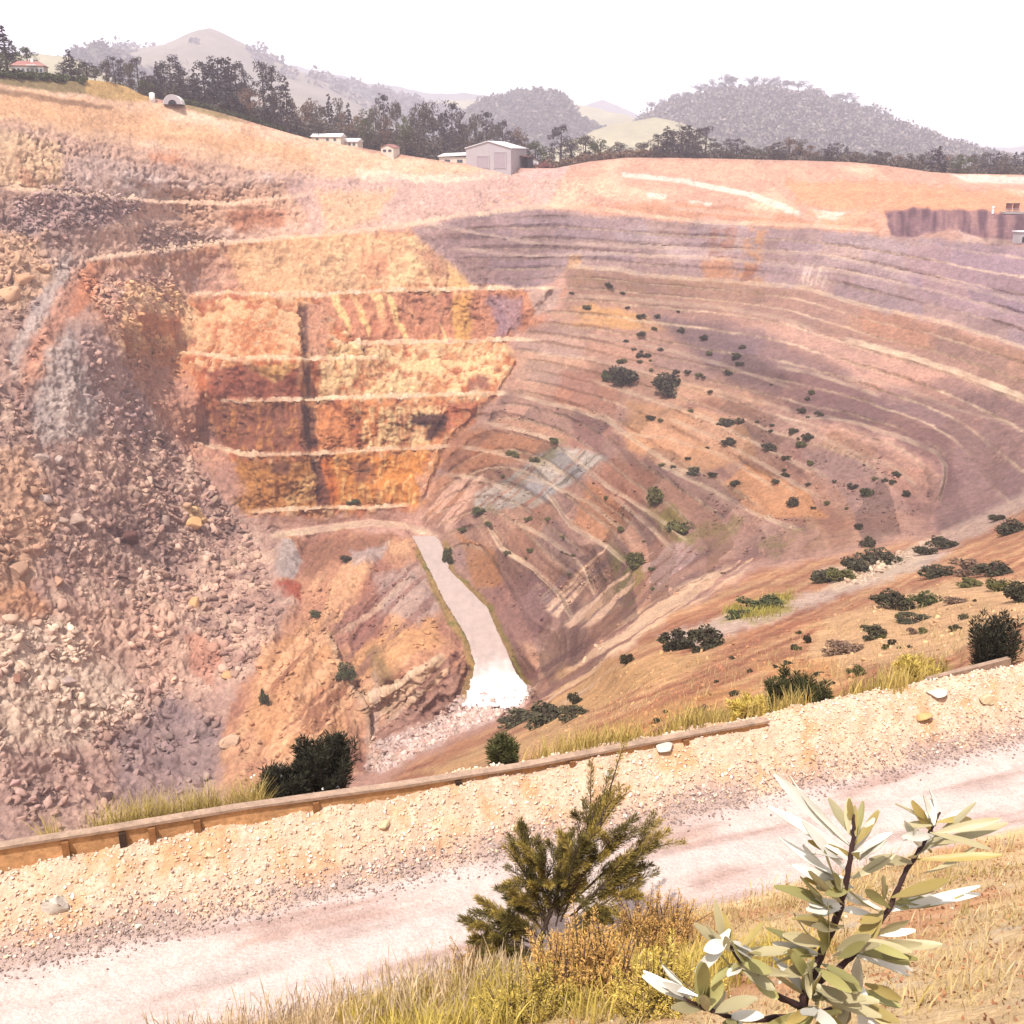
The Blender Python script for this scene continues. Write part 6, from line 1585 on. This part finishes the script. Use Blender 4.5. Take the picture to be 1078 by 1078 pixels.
pit_grass('olive grass patches on the near slope', [(690, 770), (800, 745), (890, 735), (990, 705), (990, 715), (880, 745), (800, 772), (690, 790)], 2600, .3, .9, m_grass)
pit_grass('fresh green grass on the ledge above the pale scree', [(765, 645), (800, 630), (835, 618), (838, 640), (790, 652)], 1800, .25, .7, m_ggrass, .03)
pit_grass('sparse straw grass on the sandy slope', [(560, 770), (660, 720), (760, 690), (880, 650), (1070, 610), (1070, 680), (900, 730), (700, 770)], 3500, .15, .5, m_straw)

# ------------------------------------------------------------------ shrubs at the rim, built with stems and foliage
def plume(mbs, quads, base, tip, spread, n, ln, rng, lean=.5, wq=.0035, curve=.1):
    """a tapering feathery branch: stem plus needle faces that sweep towards the tip"""
    base = np.array(base, float); tip = np.array(tip, float); d = tip - base; L = np.linalg.norm(d); dn = d / L
    side = np.cross(dn, [0, 0, 1]); side /= np.linalg.norm(side) + 1e-9
    bend = np.array([0, 0, curve * L])
    pt = lambda t: base + d * t + bend * (4 * t * (1 - t)) * .5
    mbs.tube([tuple(pt(t)) for t in (0, .35, .7, 1)], [.012 * L + .004, .008 * L + .003, .005 * L + .002, .002], 5)
    t = .12 + .9 * rng.random(n) ** .85
    P = base + d * t[:, None] + bend * (4 * t * (1 - t) * .5)[:, None]
    r = rng.normal(size=(n, 3)); r -= (r @ dn)[:, None] * dn; r /= np.linalg.norm(r, axis=1, keepdims=True)
    prof = 1.25 * spread * (np.sin(np.pi * np.clip(.12 + .8 * t, 0, 1)) ** .8)
    P0 = P + r * (prof * rng.random(n) * .8)[:, None]
    dirn = dn * (1 - lean) + r * lean + rng.normal(size=(n, 3)) * .12; dirn /= np.linalg.norm(dirn, axis=1, keepdims=True)
    l = ln * (.6 + .8 * rng.random(n))
    P1 = P0 + dirn * l[:, None]
    w = np.cross(dirn, rng.normal(size=(n, 3))); w /= np.linalg.norm(w, axis=1, keepdims=True); w *= wq
    quads.append(np.stack([P0 - w * .5, (P0 + P1) / 2 - w, P1, (P0 + P1) / 2 + w], 1).reshape(-1, 3))
m_feather = leaf_mat('feathery_needles', lin((206, 178, 92), .5), .5, .3)
m_feather2 = leaf_mat('dark_feathery_needles', lin((150, 134, 72), .44), .5, .25)
def ground_hit(u, v):
    a, dy, dz = rays(u, v); tt = np.linspace(2, 30, 1200); hit = np.argmax(dz * tt < near_P(a * tt, dy * tt, False)); return np.array([a * tt[hit], dy * tt[hit], dz * tt[hit]])
rp = np.random.default_rng(9)
# feathery evergreen shrub in front of the road; targets are tips measured on the photograph at the shrub's own distance
gb = ground_hit(566, 1012); print('shrub base', gb)
ys = gb[1]
sh = root('feathery_shrub', tuple(gb), 'feathery olive green evergreen shrub leaning right in front of the road', 'shrub')
def loc(u, v, dy=0.0): return at_y(u, v, ys + dy) - gb
stem = MB(); dk = []; lt = []
trunk_top = loc(590, 930); stem.tube([(0, 0, -.15), tuple(loc(570, 985)), tuple(loc(582, 955)), tuple(trunk_top)], [.045, .04, .032, .018], 8)
BR = [((585, 960), (652, 828), .10, 0.0), ((590, 950), (640, 836), .08, .15), ((600, 940), (668, 862), .07, -.1), ((600, 950), (702, 876), .09, .1), ((605, 960), (690, 890), .08, -.15), ((600, 965), (676, 912), .09, .2), ((605, 975), (672, 930), .08, -.1),
      ((580, 965), (548, 866), .08, .1), ((580, 960), (566, 884), .08, -.15), ((585, 955), (592, 880), .07, .2), ((575, 975), (540, 890), .09, 0), ((590, 955), (612, 882), .08, -.2), ((575, 985), (532, 932), .10, .2),
      ((565, 995), (486, 968), .10, 0), ((560, 1000), (496, 990), .09, -.15), ((560, 990), (508, 950), .09, .15), ((565, 1000), (520, 1012), .08, 0), ((570, 990), (530, 965), .1, -.2), ((595, 975), (640, 960), .1, .2), ((590, 985), (630, 985), .1, -.15), ((585, 975), (600, 920), .12, .1), ((590, 970), (622, 905), .11, .0), ((578, 985), (560, 920), .12, .0)]
for i, ((u0, v0), (u1_, v1_), sp, dd) in enumerate(BR):
    b = loc(u0, v0, dd * .3); t_ = loc(u1_, v1_, dd * 1.2)
    plume(stem, dk if i % 3 else lt, b, t_, sp * 1.0, 900, .09, rp, .4, .0052)
    # side sprays
    for k in range(8):
        f = .25 + .5 * rp.random(); p0 = b + (t_ - b) * f
        off = rp.normal(size=3) * .13 * np.linalg.norm(t_ - b); tip = p0 + (t_ - b) * .26 + off
        plume(stem, lt if k % 2 else dk, p0, tip, .05, 300, .08, rp, .4, .0048)
stem.build('stems', m_bark, sh)
for nm_, qd, mt in (('dark_foliage', dk, m_feather2), ('foliage', lt, m_feather)):
    qd = np.concatenate(qd); put(nm_, mesh_np(nm_, qd, np.arange(len(qd)).reshape(-1, 4), [mt]), sh)
# brown heath bushes at its foot
m_heath = leaf_mat('heath_leaves', lin((240, 190, 112), .58), .4, .3); m_heath2 = leaf_mat('olive_heath_leaves', lin((232, 202, 104), .56), .45, .2)
def heath(u, v, wpx, hpx, n, label, mat, seed, nm='heath_bush'):
    rng = np.random.default_rng(seed); g = ground_hit(u, v); d = np.linalg.norm(g); W2 = wpx / FOC * d / 2; H2 = hpx / FOC * d
    e = root(nm, tuple(g), label, 'bush', 'heath bushes on the bank'); st = MB(); qs = []
    for i in range(n):
        a = rng.random() * 6.283; r = math.sqrt(rng.random()); b = np.array([W2 * .75 * r * math.cos(a), W2 * .6 * r * math.sin(a), -.05])
        tip = b + np.array([rng.normal() * .17, rng.normal() * .17, H2 * (1.02 - .55 * r * r) * (.6 + .45 * rng.random())])
        plume(st, qs, b, tip, .035, 110, .042, rng, .55, .0058, .02)
    st.build('stems', m_bark, e); qs = np.concatenate(qs); put('foliage', mesh_np('foliage', qs, np.arange(len(qs)).reshape(-1, 4), [mat]), e)
heath(620, 1052, 150, 92, 170, 'broad brown heath bush in front of the feathery shrub', m_heath, 1)
heath(690, 1000, 110, 66, 120, 'rusty heath bush right of the feathery shrub', m_heath, 2)
heath(700, 1066, 120, 70, 110, 'olive heath bush between the brown heath and the white leaved plant', m_heath2, 3)
heath(560, 1074, 110, 60, 90, 'low yellowish heath bush at the bottom edge', m_heath2, 4)
heath(500, 1024, 60, 42, 50, 'small reddish dry bush left of the feathery shrub', m_heath, 5)
# shrubs standing on the rim just behind the barrier
def rim_shrub(u, v, yv, wpx, hpx, n, label, mat, seed, upright=.8, nm='rim_shrub', P=None):
    rng = np.random.default_rng(seed); g = at_y(u, v, yv) if P is None else P; d = np.linalg.norm(g); W2 = wpx / FOC * d / 2; H2 = hpx / FOC * d
    e = root(nm, tuple(g), label, 'shrub', 'shrubs on the rim behind the barrier'); st = MB(); qs = []
    for i in range(n):
        a = rng.random() * 6.283; r = math.sqrt(rng.random())
        b = np.array([W2 * .3 * r * math.cos(a), W2 * .3 * r * math.sin(a), -.3])
        tip = np.array([W2 * r * math.cos(a), W2 * r * math.sin(a), H2 * (1.05 - (1 - upright) * r - .35 * rng.random())])
        plume(st, qs, b, tip, .06 + .12 * W2, 240, .13, rng, .5, .012, .03)
    st.build('stems', m_bark, e); qs = np.concatenate(qs); put('foliage', mesh_np('foliage', qs, np.arange(len(qs)).reshape(-1, 4), [mat]), e)
m_rimg = leaf_mat('rim_shrub_leaves', lin((104, 104, 62), .40), .5, .15); m_rimd = leaf_mat('dark_rim_leaves', lin((70, 68, 52), .40), .5, .1)
rim_shrub(838, 762, 21.5, 62, 58, 46, 'bushy green shrub behind the right end of the barrier', m_rimg, 1)
rim_shrub(1040, 716, 22.5, 52, 62, 40, 'upright dark green shrub on the rim at the right', m_rimd, 2, .95)
rim_shrub(345, 838, 18.2, 66, 70, 52, 'dark green shrub behind the barrier on the left, right of two', m_rimd, 3, .75)
rim_shrub(300, 846, 17.6, 50, 42, 34, 'lower dark shrub with white flowers behind the barrier, left of two', m_rimd, 4, .7)
rim_shrub(530, 806, 20.5, 34, 34, 20, 'olive shrub behind the middle of the barrier', m_rimg, 5, .7)
rim_shrub(965, 722, 24, 44, 30, 24, 'dry brown green bush left of the upright shrub', m_heath2, 6, .7)
rim_shrub(785, 758, 24, 40, 26, 20, 'yellow olive bush left of the bushy green shrub', m_heath2, 7, .7)
fl = MB(); rf_ = np.random.default_rng(4)
for i in range(26):
    p = at_y(rf_.uniform(258, 362), rf_.uniform(812, 842), 17.5 + rf_.random()); V = IV * rf_.uniform(.018, .04) + p; fl.add(V, [tuple(f) for f in IF])
tag(fl.build('white_flowers', m_white), 'white blossoms sprinkled over the dark shrubs behind the left barrier', 'flowers', kind='stuff')
# ------------------------------------------------------------------ white leaved plant close to the camera
def leaf_material(name, rgb, k, trans, rough=.45):
    m = leaf_mat(name, lin(rgb, k), .18, trans); m.node_tree.nodes['Principled BSDF'].inputs['Roughness'].default_value = rough
    m.node_tree.nodes['Principled BSDF'].inputs['Specular IOR Level'].default_value = .4
    return m
ml_white = leaf_material('white_leaf_underside', (253, 247, 234), .72, .3)
ml_top = leaf_material('olive_leaf_top', (196, 186, 118), .55, .25)
ml_yel = leaf_material('yellow_leaf', (236, 208, 128), .55, .35)
ml_pale = leaf_material('pale_leaf_top', (232, 216, 168), .6, .35)
m_stem = plain_mat('dark_stem', lin((84, 54, 52), .4), .8, .3, 30)
yb = 2.35
PB = np.array([at_y(848, 1075, yb)[0], yb, float(near_P(at_y(848, 1075, yb)[0], yb, False))])
bk = root('white_leaved_shrub', tuple(PB), 'young shrub with long white backed leaves and dark stems close to the camera', 'plant')
def L(u, v, dy=0.0): return at_y(u, v, yb + dy) - PB
rb = np.random.default_rng(12)
STEMS = [  # name, points (u,v,dy), radii
    ('stem', [None, (842, 1078, 0), (848, 1045, 0), (866, 1000, .01), (884, 960, .0), (892, 920, -.01), (898, 885, -.01), (899, 858, -.01)], [.016, .0125, .0115, .010, .0085, .007, .0055, .003]),
    ('branch', [(852, 1040, 0), (880, 1022, .03), (912, 992, .06), (935, 958, .08), (952, 920, .10), (972, 888, .12), (990, 855, .14)], [.009, .008, .0075, .007, .006, .005, .003]),
    ('branch', [(845, 1060, 0), (800, 1040, -.06), (778, 1010, -.1), (764, 990, -.14)], [.009, .007, .005, .003]),
    ('branch', [(846, 1070, 0), (782, 1074, -.1), (742, 1062, -.18), (720, 1050, -.22)], [.009, .007, .005, .003]),
    ('branch', [(846, 1070, 0), (880, 1062, .05), (912, 1045, .1)], [.008, .006, .003])]
def leaf(base, direction, length, width, up_hint, twist, curl, mats, white_up):
    """a long blunt leaf: two skins 1.2 mm apart, white below, coloured above; returns verts, faces, material ids"""
    d = np.array(direction, float); d /= np.linalg.norm(d)
    s = np.cross(d, up_hint); s /= np.linalg.norm(s) + 1e-9
    n = np.cross(s, d)
    c, si = math.cos(twist), math.sin(twist); s, n = s * c + n * si, n * c - s * si
    nu, nw = 9, 5
    V = []; 
    for skin in (0, 1):
        for i in range(nu):
            t = i / (nu - 1)
            w = width * (.10 + .95 * math.sin(math.pi * min(1, (t ** 1.25) * .94 + .02)) ** .85)
            ang = curl * t
            p = base + d * (length * t * (1 - .12 * abs(curl) * t)) + n * (-curl * length * .45 * t * t)
            for j in range(nw):
                x = (j / (nw - 1) - .5) * 2
                q = p + s * (w * .5 * x) + n * (.10 * w * x * x + .035 * width * math.sin(11 * t + 2 * x)) + n * (.0012 * skin)
                V.append(q)
    F = []; M = []
    for skin in (0, 1):
        o = skin * nu * nw
        for i in range(nu - 1):
            for j in range(nw - 1):
                a = o + i * nw + j; F.append((a, a + nw, a + nw + 1, a + 1)); M.append((1 if white_up else 0) if skin == 1 else (0 if white_up else 1))
    return V, F, M
def whorl(lst, spec): lst.append(spec)
LEAVES = []   # (u0,v0,dy0) base, (u1,v1,dy1) tip, width px, white side seen?, tone
W, G, Yw, Pl = 'w', 'g', 'y', 'p'
SPEC = [
    ((895, 890, 0), (818, 818, .05), 21, W), ((893, 898, 0), (814, 850, -.02), 19, W), ((890, 915, 0), (842, 866, -.05), 18, W), ((888, 925, 0), (814, 890, .03), 19, W), ((889, 935, 0), (836, 912, -.06), 18, W),
    ((897, 880, 0), (872, 842, .05), 18, Pl), ((899, 872, 0), (894, 842, .0), 12, Yw), ((900, 890, 0), (928, 856, .03), 15, Yw), ((899, 900, 0), (856, 890, -.04), 15, Yw), ((898, 905, 0), (930, 872, -.04), 20, W),
    ((905, 905, 0), (926, 882, -.05), 22, W), ((895, 930, 0), (858, 934, -.05), 18, Pl), ((897, 925, 0), (940, 900, .03), 16, Pl), ((892, 940, 0), (866, 920, -.08), 20, G),
    ((888, 955, 0), (850, 958, -.05), 20, W), ((886, 960, 0), (828, 926, -.06), 24, G), ((880, 975, 0), (838, 965, -.08), 20, Pl),
    ((984, 868, .13), (970, 838, .1), 18, W), ((988, 862, .14), (980, 833, .16), 16, W), ((980, 875, .13), (962, 846, .10), 15, Yw), ((985, 870, .13), (945, 846, .1), 16, Pl), ((980, 878, .13), (1052, 862, .1), 15, Pl), ((985, 866, .13), (1030, 858, .18), 12, Yw),
    ((975, 885, .12), (952, 880, .05), 20, W), ((972, 892, .12), (1058, 872, .16), 18, Pl), ((965, 905, .11), (1052, 902, .08), 15, Yw), ((962, 908, .11), (925, 902, .02), 18, Pl), ((970, 890, .12), (955, 868, .05), 16, W), ((968, 895, .12), (995, 880, .2), 20, W),
    ((945, 945, .09), (992, 930, .04), 28, Yw), ((942, 950, .09), (985, 945, .12), 22, G), ((940, 955, .09), (910, 930, .02), 20, G), ((935, 960, .08), (1035, 935, .16), 16, W), ((930, 962, .08), (885, 945, .0), 18, W), ((928, 965, .08), (900, 990, .0), 24, Yw),
    ((920, 985, .06), (956, 966, .0), 16, Pl), ((910, 995, .06), (990, 998, .02), 20, Pl), ((905, 1000, .06), (956, 1012, -.02), 18, G), ((880, 1000, .03), (915, 985, -.04), 22, Pl), ((895, 1005, .05), (965, 1020, .1), 17, W),
    ((868, 995, 0), (830, 985, -.06), 20, Pl), ((864, 1005, 0), (815, 1005, -.06), 20, G), ((870, 1000, 0), (862, 960, -.07), 18, G), ((860, 1015, 0), (822, 1030, -.08), 22, Pl), ((862, 1020, 0), (908, 1040, -.05), 22, G), ((855, 1035, 0), (905, 1062, -.06), 26, Pl), ((852, 1045, 0), (925, 1070, -.02), 26, Pl), ((858, 1040, 0), (838, 1004, -.1), 22, G), ((850, 1050, 0), (800, 1020, -.04), 20, G),
    ((766, 992, -.13), (742, 1000, -.18), 22, W), ((768, 994, -.13), (792, 1008, -.1), 20, W), ((770, 1000, -.12), (726, 975, -.1), 16, Pl), ((774, 1004, -.11), (830, 1002, -.06), 20, Pl), ((778, 1010, -.1), (812, 1024, -.16), 20, G), ((772, 1000, -.12), (760, 960, -.08), 16, Yw), ((782, 1016, -.1), (748, 1022, -.16), 20, G), ((788, 1022, -.09), (818, 1050, -.14), 24, G),
    ((725, 1054, -.2), (682, 1028, -.22), 18, W), ((728, 1052, -.2), (694, 1018, -.18), 15, W), ((735, 1058, -.2), (742, 1012, -.2), 24, G), ((740, 1062, -.18), (706, 1062, -.26), 18, Pl), ((750, 1066, -.16), (790, 1048, -.2), 22, Pl), ((745, 1064, -.18), (758, 1030, -.14), 22, G), ((765, 1070, -.12), (802, 1070, -.2), 22, W), ((770, 1070, -.12), (760, 1095, -.2), 22, G),
    ((905, 1048, .08), (900, 1016, 0), 20, W), ((910, 1046, .1), (948, 1058, .05), 24, G), ((912, 1045, .1), (920, 1085, .02), 22, W), ((895, 1055, .06), (880, 1085, -.04), 24, Pl), ((905, 1050, .08), (938, 1080, 0), 24, Yw), ((860, 1060, .0), (835, 1085, -.08), 26, G), ((850, 1055, 0), (872, 1020, -.09), 24, G), ((848, 1062, 0), (890, 1078, -.1), 26, G), ((846, 1068, 0), (806, 1090, -.08), 26, G)]
tone = {W: (ml_top, ml_white), G: (ml_top, ml_pale), Yw: (ml_yel, ml_white), Pl: (ml_pale, ml_white)}
# stems first
for nm, pts, rad in STEMS:
    pp = [np.array([0, 0, -.1]) if q is None else L(*q) for q in pts]
    # knobbly: leaf scars every few centimetres
    P_ = []; R_ = []
    for i in range(len(pp) - 1):
        for k in range(6):
            f = k / 6; P_.append(tuple(pp[i] * (1 - f) + pp[i + 1] * f + rb.normal(size=3) * .0012)); R_.append((rad[i] * (1 - f) + rad[i + 1] * f) * (1 + .22 * (k % 2)))
    P_.append(tuple(pp[-1])); R_.append(rad[-1])
    mb = MB(); mb.tube(P_, R_, 9); mb.build(nm, m_stem, bk, None, True)
Vw = {k: ([], [], []) for k in tone}
for b, t, wpx, tn in list(SPEC) + [q for q in SPEC if q[0][1] > 930]:
    j_ = lambda q, s: (q[0] + rb.normal() * s, q[1] + rb.normal() * s, q[2] + rb.normal() * s * .004)
    SPEC.append((j_(b, 5), j_(((t[0] + b[0]) / 2 * .5 + t[0] * .5, (t[1] + b[1]) / 2 * .5 + t[1] * .5, t[2]), 12), wpx * .8, tn if (tn == W or rb.random() < .5) else (Pl, Yw, G, W)[int(rb.integers(0, 4))]))
for b, t, wpx, tn in SPEC:
    B_, T_ = L(*b), L(*t); d = T_ - B_; ln = float(np.linalg.norm(d)); view = -(B_ + PB); view /= np.linalg.norm(view)
    white_up = tn == W
    up = view * .75 + np.array([0, 0, .55]) + rb.normal(size=3) * .25
    V, F, M = leaf(B_, d, ln * 1.04, min(wpx, 21) / FOC * 2.9 * .62, up, rb.normal() * .35, rb.normal() * .28, None, white_up)
    A = Vw[tn]; o = len(A[0]); A[0].extend(V); A[1].extend([tuple(o + i for i in f) for f in F]); A[2].extend(M)
for tn, nm in ((W, 'white_leaves'), (G, 'olive_leaves'), (Yw, 'yellow_leaves'), (Pl, 'pale_leaves')):
    V, F, M = Vw[tn]
    me = mesh_np(nm, np.array(V), np.array(F), list(tone[tn]), None, True, M)
    put(nm, me, bk)
HAZE = 0.00024
# ------------------------------------------------------------------ haze
mb = MB(); mb.box((0, 3000, 130), (9000, 6100, 760))
hz, hnt, hb = new_mat('haze')
vol = nd(hnt, 'ShaderNodeVolumePrincipled'); vol.inputs['Density'].default_value = HAZE
vol.inputs['Color'].default_value = (0.91, 0.84, 0.99, 1); vol.inputs['Anisotropy'].default_value = 0.1
hnt.links.new(vol.outputs[0], hnt.nodes['Material Output'].inputs['Volume']); hnt.nodes.remove(hb)
tag(mb.build('haze', hz), 'thin pale lavender haze hanging over the pit and hills', 'haze', kind='stuff')
